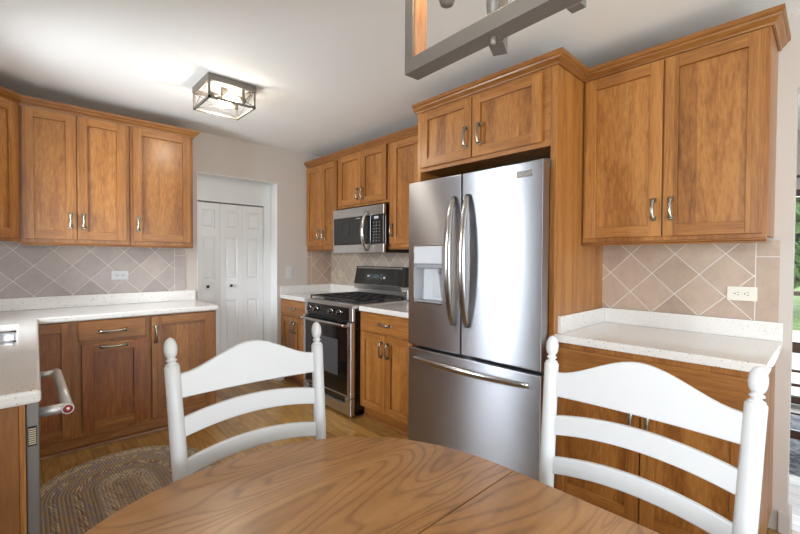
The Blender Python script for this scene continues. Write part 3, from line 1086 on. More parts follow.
ZS = CT0 - 0.001
for y0, y1 in ((SY0 + 0.012, 2.768), (2.800, SY1 - 0.012)):
    bo = bowl(SX0 + 0.012, SX1 - 0.012, y0, y1, 0.70, ZS)
    b = MB()
    b.lathe([(0.04, 0.7005), (0.04, 0.7025), (0.02, 0.7025), (0.018, 0.7008)], 'chrome', c=((SX0 + SX1) / 2, (y0 + y1) / 2))
    b.build('drain', bo)

# tiled backsplashes
def tag_tile(b, label):
    return tag(b.build('tile_backsplash'), label, 'backsplash')


b = MB()
b.box(XL + 0.002, 1.078, YB - 0.007, YB - 0.0005, 1.0035, ZU0 - 0.0005, 'tileB')
tag_tile(b, 'grey diagonal tile backsplash above the sink wall counter')
b = MB()
b.box(2.318, XR - 0.0005, YB - 0.007, YB - 0.0005, 1.0035, ZU0 - 0.0015, 'tileC')
tag_tile(b, 'narrow strip of tan tile beside the corner, left of the range')
b = MB()
b.box(XR - 0.007, XR - 0.0005, 1.960, YB - 0.0075, 1.0035, ZU0 - 0.0015, 'tileS')
tag_tile(b, 'beige tile backsplash behind the range')
b = MB()
b.box(XR - 0.007, XR - 0.0005, 0.163, 0.964, 1.0035, ZU0 - 0.0015, 'tileR')
tag_tile(b, 'pinkish beige diagonal tile backsplash right of the fridge')

# ---- bases right wall
def base_right(name_label, y0, y1, drawers, doors, pm='woodP'):
    t = thing('base_cabinet', name_label, 'cabinet', (2.3, (y0 + y1) / 2, 0))
    b = MB()
    b.box(2.036, XR - 0.001, y0, y1, 0.10, 0.874, 'woodV')
    b.build('body', t)
    b = MB()
    b.box(2.015, 2.0355, y0, y1, 0.098, 0.874, 'woodV')
    b.build('face_frame', t, 0.001)
    b = MB()
    b.box(2.055, 2.07, y0, y1, 0, 0.0995, 'woodH')
    b.build('toe_kick', t)
    b = MB()
    b.prism([(2.0545, y0, 0), (2.040, y0, 0), (2.042, y0, 0.012), (2.048, y0, 0.02), (2.0545, y0, 0.022)],
            [(2.0545, y1, 0), (2.040, y1, 0), (2.042, y1, 0.012), (2.048, y1, 0.02), (2.0545, y1, 0.022)], 'crown')
    b.build('shoe_moulding', t)
    for u0, u1, z0, z1, hl in drawers:
        d = slab(FR_L, t, u0, u1, z0, z1)
        if hl:
            pull(FR_L, d, (u0 + u1) / 2, (z0 + z1) / 2, False, L=hl)
    for u0, u1, z0, z1, hu, hz in doors:
        pull(FR_L, shaker(FR_L, t, u0, u1, z0, z1, pmat=pm, sl=0.055), hu, hz, True, L=0.125)
    return t


base_right('narrow base cabinet left of the range, with drawer and two doors', 3.364, 3.970, [(3.40, 3.945, 0.715, 0.862, 0.10)],
           [(3.672, 3.945, 0.12, 0.700, 3.705, 0.60), (3.40, 3.666, 0.12, 0.700, 3.635, 0.60)])
base_right('base cabinet with drawer and two doors between range and fridge', 1.9585, 2.610, [(1.985, 2.585, 0.728, 0.862, 0.135)],
           [(2.285, 2.585, 0.115, 0.712, 2.317, 0.605), (1.985, 2.279, 0.115, 0.712, 2.245, 0.605)])
base_right('base cabinet behind the nearer white chair, right of the fridge', 0.170, 0.964, [(0.195, 0.945, 0.700, 0.850, 0.13)],
           [(0.567, 0.945, 0.115, 0.685, 0.596, 0.565), (0.195, 0.560, 0.115, 0.685, 0.530, 0.565)])

def counter_right(label, y0, y1, side=None, back=None):
    t = thing('countertop', label, 'countertop', (2.3, (y0 + y1) / 2, CT0))
    b = MB()
    b.box(1.993, XR - 0.001, y0, y1, CT0, CT1, 'quartz')
    b.build('top', t, 0.004)
    b = MB()
    z0 = CT1 + 0.0005
    b.box(XR - 0.021, XR - 0.001, y0 + (0.0205 if side == 'lo' else 0), y1 - (0.0205 if side == 'hi' else 0), z0, 1.003, 'quartz')
    if side == 'hi':
        b.box(2.033, XR - 0.001, y1 - 0.020, y1 - 0.0005, z0, 1.003, 'quartz')
    if back == 'wall':
        b.box(1.993, XR - 0.0215, YB - 0.020, YB - 0.001, z0, 1.003, 'quartz')
    b.build('backsplash_lip', t, 0.002)
    return t


counter_right('small piece of white countertop in the corner left of the range', 3.366, YB - 0.001, back='wall')
counter_right('short white countertop between the range and the fridge', 1.9585, 2.606)
counter_right('speckled beige-white countertop right of the fridge', 0.146, 0.9645, side='hi')

# ------------------------------------------------------------------ range
RY0, RY1, RX = 2.612, 3.360, 1.950
rg = thing('gas_range', 'stainless and black gas range with oven between the base cabinets', 'range', (2.27, 2.986, 0))
b = MB()
b.box(RX + 0.012, 2.60, RY0 + 0.002, RY1 - 0.002, 0.055, 0.905, 'black')
b.box(RX + 0.06, 2.58, RY0 + 0.03, RY1 - 0.03, 0.0, 0.055, 'black')
b.build('body', rg, 0.002)
b = MB()
for y0, y1 in ((RY0, RY0 + 0.052), (RY1 - 0.034, RY1)):
    b.box(RX - 0.012, RX + 0.011, y0, y1, 0.785, 0.892, 'steelH')
b.box(RX - 0.006, RX + 0.011, RY0 + 0.053, RY1 - 0.035, 0.790, 0.890, 'black')
cp = b.build('control_panel', rg, 0.004)
for y in (3.272, 3.165, 2.922, 2.800):
    b = MB()
    og = (RX - 0.006, y, 0.843)
    b.lathe([(0.026, 0), (0.026, 0.006), (0.022, 0.008)], 'chrome', org=og, axis=(-1, 0, 0), seg=24)
    b.lathe([(0.019, 0.007), (0.018, 0.026), (0.015, 0.030), (0.002, 0.031)], 'black', org=og, axis=(-1, 0, 0), seg=24)
    b.box(RX - 0.043, RX - 0.034, y - 0.004, y + 0.004, 0.825, 0.861, 'chrome')
    b.build('knob', cp)
b = MB()     # cooktop
b.box(RX - 0.016, 2.545, RY0 - 0.002 + 0.002, RY1, 0.893, 0.922, 'steelH')
b.box(RX + 0.03, 2.53, RY0 + 0.03, RY1 - 0.03, 0.9215, 0.926, 'cookpan')
ck = b.build('cooktop', rg, 0.006, 3)
for (bx, by, r) in ((2.09, 2.80, 0.045), (2.09, 3.17, 0.05), (2.40, 2.80, 0.035), (2.40, 3.17, 0.04)):
    b = MB()
    b.lathe([(r, 0.926), (r, 0.934), (r * 0.8, 0.938), (r * 0.8, 0.944), (r * 0.5, 0.946)], 'iron', c=(bx, by), seg=24)
    b.build('burner', ck)
for gy0, gy1 in ((2.640, 2.982), (2.990, 3.332)):
    b = MB()
    h0, h1 = 0.946, 0.958
    for y in [gy0 + (gy1 - gy0) * k / 3 for k in range(4)]:
        b.box(1.985, 2.525, y - 0.005, y + 0.005, h0, h1, 'iron')
    for x in (1.990, 2.12, 2.255, 2.39, 2.52):
        b.box(x - 0.005, x + 0.005, gy0, gy1, h0 + 0.001, h1 + 0.002, 'iron')
    for x in (1.99, 2.255, 2.52):
        for y in (gy0, gy1):
            b.box(x - 0.006, x + 0.006, y - 0.006, y + 0.006, 0.9255, h0, 'iron')
    b.build('grate', ck, 0.0015)
# backguard
b = MB()
y0, y1 = RY0 + 0.012, RY1


def sl(yv, pts):
    return [(x, yv, z) for x, z in pts]


b.prism(sl(y0, [(2.505, 1.035), (2.545, 1.220), (2.600, 1.220), (2.600, 1.035)]), sl(y1, [(2.505, 1.035), (2.545, 1.220), (2.600, 1.220), (2.600, 1.035)]), 'black')
b.prism(sl(y0, [(2.560, 0.9225), (2.560, 1.015), (2.600, 1.015), (2.600, 0.9225)]), sl(y1, [(2.560, 0.9225), (2.560, 1.015), (2.600, 1.015), (2.600, 0.9225)]), 'steelH')
b.prism(sl(y0 + 0.02, [(2.512, 0.996), (2.497, 1.044), (2.598, 1.044), (2.598, 0.996)]), sl(y1 - 0.004, [(2.512, 0.996), (2.497, 1.044), (2.598, 1.044), (2.598, 0.996)]), 'steelH')
b.prism(sl(y0 + 0.05, [(2.538, 1.200), (2.541, 1.213), (2.546, 1.213), (2.543, 1.200)]), sl(y1 - 0.02, [(2.538, 1.200), (2.541, 1.213), (2.546, 1.213), (2.543, 1.200)]), 'steelH')
bgd = b.build('backguard', rg, 0.004)


def on_guard(mb, ya, yb, za, zb, mat, off=0.001, th=0.0015):
    f = lambda z: 2.505 + (z - 1.035) * (0.040 / 0.185)
    mb.hexa([(f(za) - off - th, ya, za), (f(za) - off - th, yb, za), (f(za) + 0.001, yb, za), (f(za) + 0.001, ya, za),
             (f(zb) - off - th, ya, zb), (f(zb) - off - th, yb, zb), (f(zb) + 0.001, yb, zb), (f(zb) + 0.001, ya, zb)], mat)


b = MB()
on_guard(b, 2.86, 3.20, 1.085, 1.165, 'blackglass', 0.0005)
on_guard(b, 2.975, 3.075, 1.108, 1.142, 'display', 0.002)
on_guard(b, 3.125, 3.155, 1.118, 1.136, 'lightplastic', 0.002)
on_guard(b, 2.885, 2.91, 1.104, 1.124, 'lightplastic', 0.002)
for yy in (2.935, 2.955, 3.095, 3.11):
    for zz in (1.105, 1.118, 1.131, 1.144):
        on_guard(b, yy - 0.005, yy + 0.005, zz - 0.002, zz + 0.002, 'greyplastic', 0.002)
b.build('control_display', bgd)
# oven door
b = MB()
x0, x1 = RX - 0.028, RX + 0.010
b.box(x0, x1, RY0 + 0.002, RY0 + 0.054, 0.168, 0.778, 'steelH')
b.box(x0, x1, RY1 - 0.030, RY1 - 0.002, 0.168, 0.778, 'steelH')
b.box(x0, x1, RY0 + 0.055, RY1 - 0.031, 0.168, 0.178, 'steelH')
b.box(x0 + 0.002, x1, RY0 + 0.055, RY1 - 0.031, 0.179, 0.778, 'blackglass')
od = b.build('oven_door', rg, 0.003)
b = MB()
b.box(x0 - 0.0005, x0 + 0.004, 2.80, 3.19, 0.32, 0.62, 'fridgeside')
b.build('oven_window', od)['label'] = 'dark grey window in the oven glass'
b = MB()
zz = 0.757
b.tube([(x0 - 0.045, RY0 + 0.020, zz), (x0 - 0.048, RY0 + 0.06, zz), (x0 - 0.050, (RY0 + RY1) / 2, zz), (x0 - 0.048, RY1 - 0.06, zz), (x0 - 0.045, RY1 - 0.040, zz)], 0.0125, 'handle', 16)
for y in (RY0 + 0.045, RY1 - 0.035):
    b.box(x0 - 0.048, x0 + 0.001, y - 0.010, y + 0.010, zz - 0.009, zz + 0.009, 'handle')
b.build('handle', od)
# lower drawer
b = MB()
b.box(x0, x1, RY0 + 0.002, RY1 - 0.002, 0.022, 0.108, 'steelH')
b.box(x0, x1, RY0 + 0.002, RY0 + 0.085, 0.1085, 0.160, 'steelH')
b.box(x0, x1, RY1 - 0.085, RY1 - 0.002, 0.1085, 0.160, 'steelH')
b.box(x0 + 0.022, x1, RY0 + 0.085, RY1 - 0.085, 0.1085, 0.160, 'black')
b.build('drawer', rg, 0.003)

# ------------------------------------------------------------------ microwave
mw = thing('microwave', 'stainless over-the-range microwave with black door glass', 'microwave', (2.45, 2.985, 1.35))
MX, MY0, MY1, MZ0, MZ1 = 2.252, 2.600, 3.362, 1.350, 1.765
b = MB()
b.box(MX + 0.022, 2.320, MY0, MY1, MZ0, MZ1, 'black')
b.box(2.3195, 2.628, 2.616, MY1, MZ0, MZ1, 'black')
b.build('body', mw, 0.002)
b = MB()
b.box(MX, MX + 0.021, MY0 + 0.002, MY1, MZ1 - 0.083, MZ1 - 0.001, 'steelH')
b.box(MX, MX + 0.021, MY0 + 0.002, MY1, MZ0 + 0.001, MZ0 + 0.074, 'steelH')
b.box(MX, MX + 0.021, MY1 - 0.012, MY1, MZ0 + 0.0745, MZ1 - 0.0835, 'steelH')
b.box(MX + 0.002, MX + 0.021, 2.780, MY1 - 0.0125, MZ0 + 0.0745, MZ1 - 0.0835, 'blackglass')
md_ = b.build('door', mw, 0.002)
b = MB()
b.box(MX + 0.001, MX + 0.021, MY0 + 0.006, 2.7785, MZ0 + 0.0745, MZ1 - 0.0835, 'blackglass')
cpn = b.build('control_panel', mw, 0.001)
b = MB()
for i in range(3):
    for j in range(7):
        y = 2.738 - i * 0.040
        z = 1.612 - j * 0.0265
        b = MB()
        b.box(MX - 0.0005, MX + 0.0015, y - 0.007, y + 0.007, z - 0.0035, z + 0.0035, 'greyplastic')
        b.build('button', cpn)
b = MB()
b.box(MX - 0.0005, MX + 0.0015, 2.672, 2.728, 1.645, 1.666, 'lightplastic')
b.build('display', cpn)
b = MB()
b.box(MX + 0.0005, MX + 0.003, 2.93, 2.99, 1.660, 1.668, 'greyplastic')
b.build('badge', md_)
b = MB()
pts = []
for k in range(15):
    q = -1 + 2 * k / 14
    pts.append((MX - 0.006 - 0.052 * (1 - q * q) ** 0.8, 2.826, 1.542 + 0.172 * q))
b.tube(pts, [0.012 + 0.007 * (1 - (-1 + 2 * k / 14) ** 2) for k in range(15)], 'chrome', 14, flat=(1.25, 0.8, (1, 0, 0)))
b.build('handle', md_)

# ------------------------------------------------------------------ fridge
fg = thing('refrigerator', 'stainless french-door refrigerator with water dispenser', 'refrigerator', (2.25, 1.46, 0))
FX, FY0_, FY1_ = 1.900, 1.004, 1.922
FY0_, FY1_ = 1.001, 1.923
FZT = 1.800
b = MB()
b.box(1.975, 2.60, 1.006, 1.918, 0.03, FZT - 0.03, 'fridgeside')
b.box(2.00, 2.58, 1.02, 1.905, 0.0, 0.03, 'black')
b.build('body', fg, 0.003)
YL0, YL1 = 1.4975, 1.936
YR0, YR1 = 0.985, 1.4905
# left door with dispenser opening
dy0, dy1, dz0, dz1, dzm = 1.640, 1.884, 1.016, 1.380, 1.266
xb = 1.972
b = MB()
i = b.mi('steel')
def ring_face(mb, outer, inner, mat):
    i = mb.mi(mat)
    n = len(outer)
    o = [mb.bm.verts.new(p) for p in outer]
    q = [mb.bm.verts.new(p) for p in inner]
    for k in range(n):
        mb.bm.faces.new((o[k], o[(k + 1) % n], q[(k + 1) % n], q[k])).material_index = i
    return o, q
zb0 = 0.728
O_ = [(FX, YL0, zb0), (FX, YL1, zb0), (FX, YL1, FZT), (FX, YL0, FZT)]
I_ = [(FX, dy0, dz0), (FX, dy1, dz0), (FX, dy1, dz1), (FX, dy0, dz1)]
o4, q4 = ring_face(b, O_, I_, 'steel')
bk = [b.bm.verts.new((xb, y, z)) for (_, y, z) in O_]
for k in range(4):
    b.bm.faces.new((o4[k], o4[(k + 1) % 4], bk[(k + 1) % 4], bk[k])).material_index = i
b.bm.faces.new(bk).material_index = i
iv = [b.bm.verts.new((FX + 0.065, y, z)) for (_, y, z) in I_]
j = b.mi('lightplastic')
for k in range(4):
    b.bm.faces.new((q4[k], q4[(k + 1) % 4], iv[(k + 1) % 4], iv[k])).material_index = j
b.bm.faces.new(iv).material_index = j
ld = b.build('door', fg, 0.006, 3)
ld['label'] = 'left fridge door with dispenser'
b = MB()     # dispenser
b.box(FX - 0.004, FX + 0.060, dy0 + 0.003, dy1 - 0.003, dzm, dz1 - 0.003, 'lightplastic')
b.box(FX + 0.010, FX + 0.060, dy0 + 0.004, dy1 - 0.004, dzm - 0.028, dzm - 0.001, 'greyplastic')
b.box(FX - 0.002, FX + 0.060, dy0 + 0.003, dy1 - 0.003, dz0 + 0.002, dz0 + 0.014, 'greyplastic')
b.prism([(FX + 0.030, 1.70, dzm - 0.03), (FX + 0.030, 1.745, dzm - 0.03), (FX + 0.062, 1.745, dzm - 0.03), (FX + 0.062, 1.70, dzm - 0.03)],
        [(FX + 0.050, 1.69, dz0 + 0.04), (FX + 0.050, 1.765, dz0 + 0.04), (FX + 0.063, 1.765, dz0 + 0.04), (FX + 0.063, 1.69, dz0 + 0.04)], 'lightplastic')
b.lathe([(0.012, 1.20), (0.012, 1.232), (0.016, 1.238)], 'greyplastic', c=(FX + 0.028, 1.685))
dsp = b.build('water_dispenser', ld, 0.002)
b = MB()
i2 = b.mi('chrome')
t_ = 0.0045
for (ya, yb2, za, zb_) in ((dy0 - t_, dy0 + 0.001, dz0 - t_, dz1 + t_), (dy1 - 0.001, dy1 + t_, dz0 - t_, dz1 + t_), (dy0, dy1, dz0 - t_, dz0 + 0.001), (dy0, dy1, dz1 - 0.001, dz1 + t_)):
    b.box(FX - 0.002, FX + 0.002, ya, yb2, za, zb_, 'chrome')
b.build('dispenser_trim', dsp)
b = MB()
b.box(FX, xb, YR0, YR1, zb0, FZT, 'steel')
rd = b.build('door', fg, 0.006, 3)
b = MB()
b.box(FX, xb, YR0, YL1, 0.075, 0.708, 'steel')
fz = b.build('freezer_drawer', fg, 0.006, 3)
b = MB()
b.box(FX + 0.02, xb, 0.995, 1.925, 0.012, 0.070, 'fridgeside')
b.build('kick_grille', fg)
b = MB()
b.box(FX + 0.045, FX + 0.12, 0.990, 1.028, FZT - 0.028, FZT + 0.012, 'fridgeside')
b.build('hinge_cover', fg, 0.003)
b = MB()
b.box(FX + 0.045, FX + 0.12, 1.895, 1.930, FZT - 0.028, FZT + 0.012, 'fridgeside')
b.build('hinge_cover', fg, 0.003)
for yy, dr in ((1.548, ld), (1.442, rd)):
    b = MB()
    pts, rr = [], []
    for k in range(25):
        q = -1 + 2 * k / 24
        pts.append((FX - 0.008 - 0.058 * (1 - q * q) ** 0.75, yy, 1.285 + 0.385 * q))
        rr.append(0.0115 + 0.0085 * (1 - q * q))
    b.tube(pts, rr, 'handle', 14, flat=(1.4, 0.75, (1, 0, 0)))
    b.build('handle', dr)
b = MB()
pts, rr = [], []
for k in range(25):
    q = -1 + 2 * k / 24
    pts.append((FX - 0.008 - 0.050 * (1 - q * q) ** 0.75, 1.464 + 0.418 * q, 0.650))
    rr.append(0.0115 + 0.0075 * (1 - q * q))
b.tube(pts, rr, 'handle', 14, flat=(1.1, 0.8, (1, 0, 0)))
b.build('handle', fz)
b = MB()
b.box(FX - 0.003, FX + 0.001, 1.040, 1.130, 1.721, 1.754, 'chrome')
bd = b.build('badge', rd, 0.001)
b = MB()
for k in range(7):
    y = 1.118 - k * 0.0108
    b.box(FX - 0.0036, FX - 0.0028, y - 0.0035, y + 0.0035, 1.735, 1.746, 'greyplastic')
b.build('badge_lettering', bd)

# ------------------------------------------------------------------ outlets and switch
def outlet(name, label, cat, fr, u0, u1, z0, z1, kind, mat='ivory', nb=0.0075):
    c = fr.p((u0 + u1) / 2, nb, z0)
    t = thing(name, label, cat, c)
    b = MB()
    fr.box(b, u0, u1, nb, nb + 0.005, z0, z1, mat)
    pl = b.build('cover_plate', t, 0.002)
    cu, cz = (u0 + u1) / 2, (z0 + z1) / 2
    horiz = (u1 - u0) > (z1 - z0)
    if kind == 'outlet':
        for sgn in (-1, 1):
            b = MB()
            q = 0.019 * sgn
            if horiz:
                fr.box(b, cu + q - 0.016, cu + q + 0.016, nb + 0.004, nb + 0.0065, cz - 0.014, cz + 0.014, mat)
                for zz_ in (-0.006, 0.006):
                    fr.box(b, cu + q - 0.009, cu + q - 0.001, nb + 0.0062, nb + 0.0069, cz + zz_ - 0.0012, cz + zz_ + 0.0012, 'slot')
                fr.box(b, cu + q + 0.005, cu + q + 0.010, nb + 0.0062, nb + 0.0069, cz - 0.0025, cz + 0.0025, 'slot')
            else:
                fr.box(b, cu - 0.014, cu + 0.014, nb + 0.004, nb + 0.0065, cz + q - 0.016, cz + q + 0.016, mat)
                for uu in (-0.006, 0.006):
                    fr.box(b, cu + uu - 0.0012, cu + uu + 0.0012, nb + 0.0062, nb + 0.0069, cz + q - 0.001, cz + q + 0.008, 'slot')
            b.build('socket', pl)
    else:
        b = MB()
        fr.box(b, cu - 0.007, cu + 0.007, nb + 0.004, nb + 0.007, cz - 0.014, cz + 0.014, mat)
        fr.box(b, cu - 0.004, cu + 0.004, nb + 0.006, nb + 0.014, cz - 0.002, cz + 0.009, mat)
        b.build('toggle', pl)


WB = Fr(0, YB, 1, 0, 0, -1)
WR = Fr(XR, 0, 0, 1, -1, 0)
outlet('wall_outlet', 'white horizontal outlet on the grey tiles above the sink wall counter', 'outlet', WB, 0.533, 0.650, 1.114, 1.186, 'outlet', mat='white')
outlet('wall_outlet', 'ivory horizontal outlet on the pinkish tiles right of the fridge', 'outlet', WR, 0.240, 0.356, 1.096, 1.166, 'outlet')
outlet('wall_outlet', 'small beige outlet on the tiles left of the range backguard', 'outlet', WR, 3.735, 3.815, 1.090, 1.160, 'outlet', mat='beige')
outlet('light_switch', 'white toggle light switch on the wall right of the closet opening', 'switch', WB, 2.062, 2.136, 1.083, 1.202, 'switch', mat='white', nb=0.0005)

# ------------------------------------------------------------------ ceiling light
cl = thing('ceiling_light', 'square open-cage ceiling light with crossed rods and lit bulbs', 'ceiling light', (1.012, 2.815, CE))
cx0, cx1, cy0, cy1 = 0.862, 1.163, 2.662, 2.972
b = MB()
zt0 = CE - 0.042
b.box(cx0 - 0.003, cx1 + 0.003, cy0 - 0.003, cy0 + 0.010, zt0, CE - 0.0005, 'gunmetal')
b.box(cx0 - 0.003, cx1 + 0.003, cy1 - 0.010, cy1 + 0.003, zt0, CE - 0.0005, 'gunmetal')
b.box(cx0 - 0.003, cx0 + 0.010, cy0 + 0.010, cy1 - 0.010, zt0, CE - 0.0005, 'gunmetal')
b.box(cx1 - 0.010, cx1 + 0.003, cy0 + 0.010, cy1 - 0.010, zt0, CE - 0.0005, 'gunmetal')
b.box(cx0 + 0.010, cx1 - 0.010, cy0 + 0.010, cy1 - 0.010, CE - 0.012, CE - 0.001, 'white')
b.build('canopy', cl, 0.001)
b = MB()
zb_ = 2.298
bt_ = 0.013
for x in (cx0, cx1 - bt_):
    for y in (cy0, cy1 - bt_):
        b.box(x, x + bt_, y, y + bt_, zb_, zt0 + 0.002, 'gunmetal')
b.box(cx0, cx1, cy0, cy0 + bt_, zb_, zb_ + bt_, 'gunmetal')
b.box(cx0, cx1, cy1 - bt_, cy1, zb_, zb_ + bt_, 'gunmetal')
b.box(cx0, cx0 + bt_, cy0, cy1, zb_, zb_ + bt_, 'gunmetal')
b.box(cx1 - bt_, cx1, cy0, cy1, zb_, zb_ + bt_, 'gunmetal')
b.build('cage', cl)
b = MB()
m_ = 0.006
for (xa, ya, xb_, yb_) in ((cx0 + m_, cy0 + m_, cx1 - m_, cy0 + m_), (cx0 + m_, cy1 - m_, cx1 - m_, cy1 - m_), (cx0 + m_, cy0 + m_, cx0 + m_, cy1 - m_), (cx1 - m_, cy0 + m_, cx1 - m_, cy1 - m_)):
    b.tube([(xa, ya, zb_ + bt_), (xb_, yb_, zt0)], 0.0022, 'gunmetal', 8)
    b.tube([(xb_, yb_, zb_ + bt_), (xa, ya, zt0)], 0.0022, 'gunmetal', 8)
b.build('cross_rods', cl)
b = MB()
b.box(0.995, 1.030, 2.80, 2.83, CE - 0.085, CE - 0.012, 'gunmetal')
b.tube([(1.060, 2.815, CE - 0.075), (1.098, 2.815, CE - 0.075)], 0.019, 'gunmetal', 16)
b.tube([(0.965, 2.815, CE - 0.075), (0.927, 2.815, CE - 0.075)], 0.019, 'gunmetal', 16)
b.tube([(0.965, 2.815, CE - 0.075), (1.060, 2.815, CE - 0.075)], 0.006, 'gunmetal', 10)
skt = b.build('socket_bar', cl)
for sg, xs in ((1, 1.012), (-1, 1.012)):
    pass
for yb3, nm in ((2.745, 0), (2.885, 1)):
    b = MB()
    o = (1.085, yb3, CE - 0.090)
    b.lathe([(0.012, -0.012), (0.013, 0.0), (0.018, 0.018), (0.028, 0.045), (0.030, 0.062), (0.024, 0.082), (0.010, 0.092), (0.001, 0.094)], 'bulb', org=o, axis=(-1, 0, 0), seg=20)
    b.build('bulb', cl)
    b = MB()
    b.tube([(1.083, yb3, CE - 0.090), (1.125, yb3, CE - 0.090)], 0.017, 'gunmetal', 16)
    b.box(1.105, 1.122, yb3 - 0.006, yb3 + 0.006, CE - 0.09, CE - 0.011, 'gunmetal')
    b.build('socket', cl)
    l = bpy.data.lights.new('bulb_light', 'POINT')
    l.energy = 3.6
    l.color = (1.0, 0.92, 0.80)
    l.shadow_soft_size = 0.030
    lo = bpy.data.objects.new('bulb_light', l)
    COL.objects.link(lo)
    lo.location = (1.030, yb3, CE - 0.135)

# ------------------------------------------------------------------ pendant over the table
pd = thing('chandelier', 'grey open-frame chandelier hanging over the table, cut off by the top of the photo', 'chandelier', (0.582, 0.392, 1.67))
ddir = Vector((0.045, 0.999, 0)).normalized()
wdir = Vector((ddir.y, -ddir.x, 0))
cpx = Vector((0.580, 0.393, 0))
HL, T2, HT, PZ0, PZ1 = 0.203, 0.0185, 0.028, 1.668, 2.10


def obox(mb, c, d, w, l0, l1, w0, w1, z0, z1, mat):
    P = lambda a, e, z: tuple(c + d * a + w * e + Vector((0, 0, z)))
    mb.hexa([P(l0, w0, z0), P(l1, w0, z0), P(l1, w1, z0), P(l0, w1, z0), P(l0, w0, z1), P(l1, w0, z1), P(l1, w1, z1), P(l0, w1, z1)], mat)


def frame(c, d, w, h, tw, name):
    b = MB()
    obox(b, c, d, w, -h, h, -tw, tw, PZ0, PZ0 + HT, 'gunmetal')
    obox(b, c, d, w, -h, h, -tw, tw, PZ1 - HT, PZ1, 'gunmetal')
    obox(b, c, d, w, h - 0.024, h, -tw, tw, PZ0 + HT, PZ1 - HT, 'gunmetal')
    obox(b, c, d, w, -h, -h + 0.024, -tw, tw, PZ0 + HT, PZ1 - HT, 'gunmetal')
    f_ = b.build(name, pd, 0.001)
    for sg_ in (-1, 1):
        b = MB()
        obox(b, c, d, w, *sorted((sg_ * (h - 0.0245), sg_ * (h - 0.0285))), -tw + 0.003, tw - 0.003, PZ0 + HT + 0.001, PZ1 - HT - 0.001, 'panelwood')
        o_w = b.build('wood_inlay', f_)
        o_w['label'] = 'brown wood inlay strip'


frame(cpx, ddir, wdir, HL, T2, 'frame')
b = MB()
cd1 = Vector((0.92, 0.39, 0)).normalized()
cd2 = Vector((-cd1.y, cd1.x, 0))
obox(b, cpx, cd1, cd2, 0.024, 0.070, -0.013, 0.013, PZ0 + 0.002, PZ0 + 0.026, 'gunmetal')
obox(b, cpx, cd1, cd2, 0.050, 0.070, -0.013, 0.013, PZ0 + 0.026, PZ1 - 0.03, 'gunmetal')
b.build('cross_frame', pd, 0.001)
b = MB()
obox(b, cpx, ddir, wdir, -0.140, -0.118, T2 + 0.0005, T2 + 0.018, PZ0 - 0.001, PZ0 + 0.022, 'gunmetal')
b.build('cross_bracket', pd, 0.001)
b = MB()
b.lathe([(0.001, PZ0 - 0.014), (0.004, PZ0 - 0.013), (0.0055, PZ0 - 0.009), (0.0055, PZ0 + 0.001)], 'gunmetal', c=(cpx.x, cpx.y))
b.lathe([(0.009, PZ0 + HT), (0.012, PZ0 + 0.06), (0.008, PZ0 + 0.10), (0.006, PZ1 - HT)], 'gunmetal', c=(cpx.x, cpx.y))
b.build('central_stem', pd)
b = MB()
b.lathe([(0.005, PZ1), (0.005, CE - 0.02), (0.06, CE - 0.018), (0.06, CE - 0.001)], 'gunmetal', c=(cpx.x, cpx.y))
b.build('hanging_rod', pd)
for sa in (-1, 1):
    c2 = cpx + ddir * (0.105 * sa)
    b = MB()
    obox(b, cpx, ddir, wdir, *sorted((sa * 0.010, sa * 0.105)), -0.006, 0.006, PZ0 + 0.112, PZ0 + 0.122, 'gunmetal')
    b.lathe([(0.001, PZ0 + 0.10), (0.012, PZ0 + 0.103), (0.016, PZ0 + 0.115), (0.011, PZ0 + 0.125), (0.011, PZ0 + 0.19)], 'gunmetal', c=(c2.x, c2.y))
    ca = b.build('candle_arm', pd)
    b = MB()
    b.lathe([(0.009, PZ0 + 0.191), (0.016, PZ0 + 0.215), (0.012, PZ0 + 0.25), (0.001, PZ0 + 0.275)], 'bulb2', c=(c2.x, c2.y))
    b.build('bulb', ca)
l = bpy.data.lights.new('chandelier_light', 'POINT')
l.energy = 2.5
l.color = (1.0, 0.78, 0.52)
l.shadow_soft_size = 0.03
lo = bpy.data.objects.new('chandelier_light', l)
COL.objects.link(lo)
lo.location = (cpx.x - 0.03, cpx.y + 0.10, PZ0 + 0.23)

# ------------------------------------------------------------------ table
TC = (0.400, 0.305)
tb = thing('dining_table', 'oval oak dining table with a leaf seam, in the foreground', 'table', (TC[0], TC[1], 0))
TA, TR, LEAF = 0.515, 0.545, 0.235


def half_pts(sgn, n=48, shrink=0.0):
    out = []
    for k in range(n + 1):
        a = math.pi * k / n
        c, s = math.cos(a), math.sin(a)
        e = 2 / 2.15
        out.append((TC[0] + (TA - shrink) * math.copysign(abs(c) ** e, c), TC[1] + sgn * (LEAF + (TR - shrink) * abs(s) ** e)))
    return out


def top_piece(pts, name):
    b = MB()
    cx = sum(p[0] for p in pts) / len(pts)
    cy = sum(p[1] for p in pts) / len(pts)
    loops = []
    for off, z in ((0.016, 0.728), (0.004, 0.731), (0.0, 0.738), (0.0, 0.752), (0.003, 0.758), (0.008, 0.760)):
        l = []
        for x, y in pts:
            d = math.hypot(x - cx, y - cy)
            l.append((x - (x - cx) / d * off, y if abs(abs(y - TC[1]) - LEAF) < 0.0025 or abs(x - TC[0]) > TA + 1 else y - (y - cy) / d * off, z))
        loops.append(l)
    b.rings(loops, 'table', False)
    return b.build(name, tb)


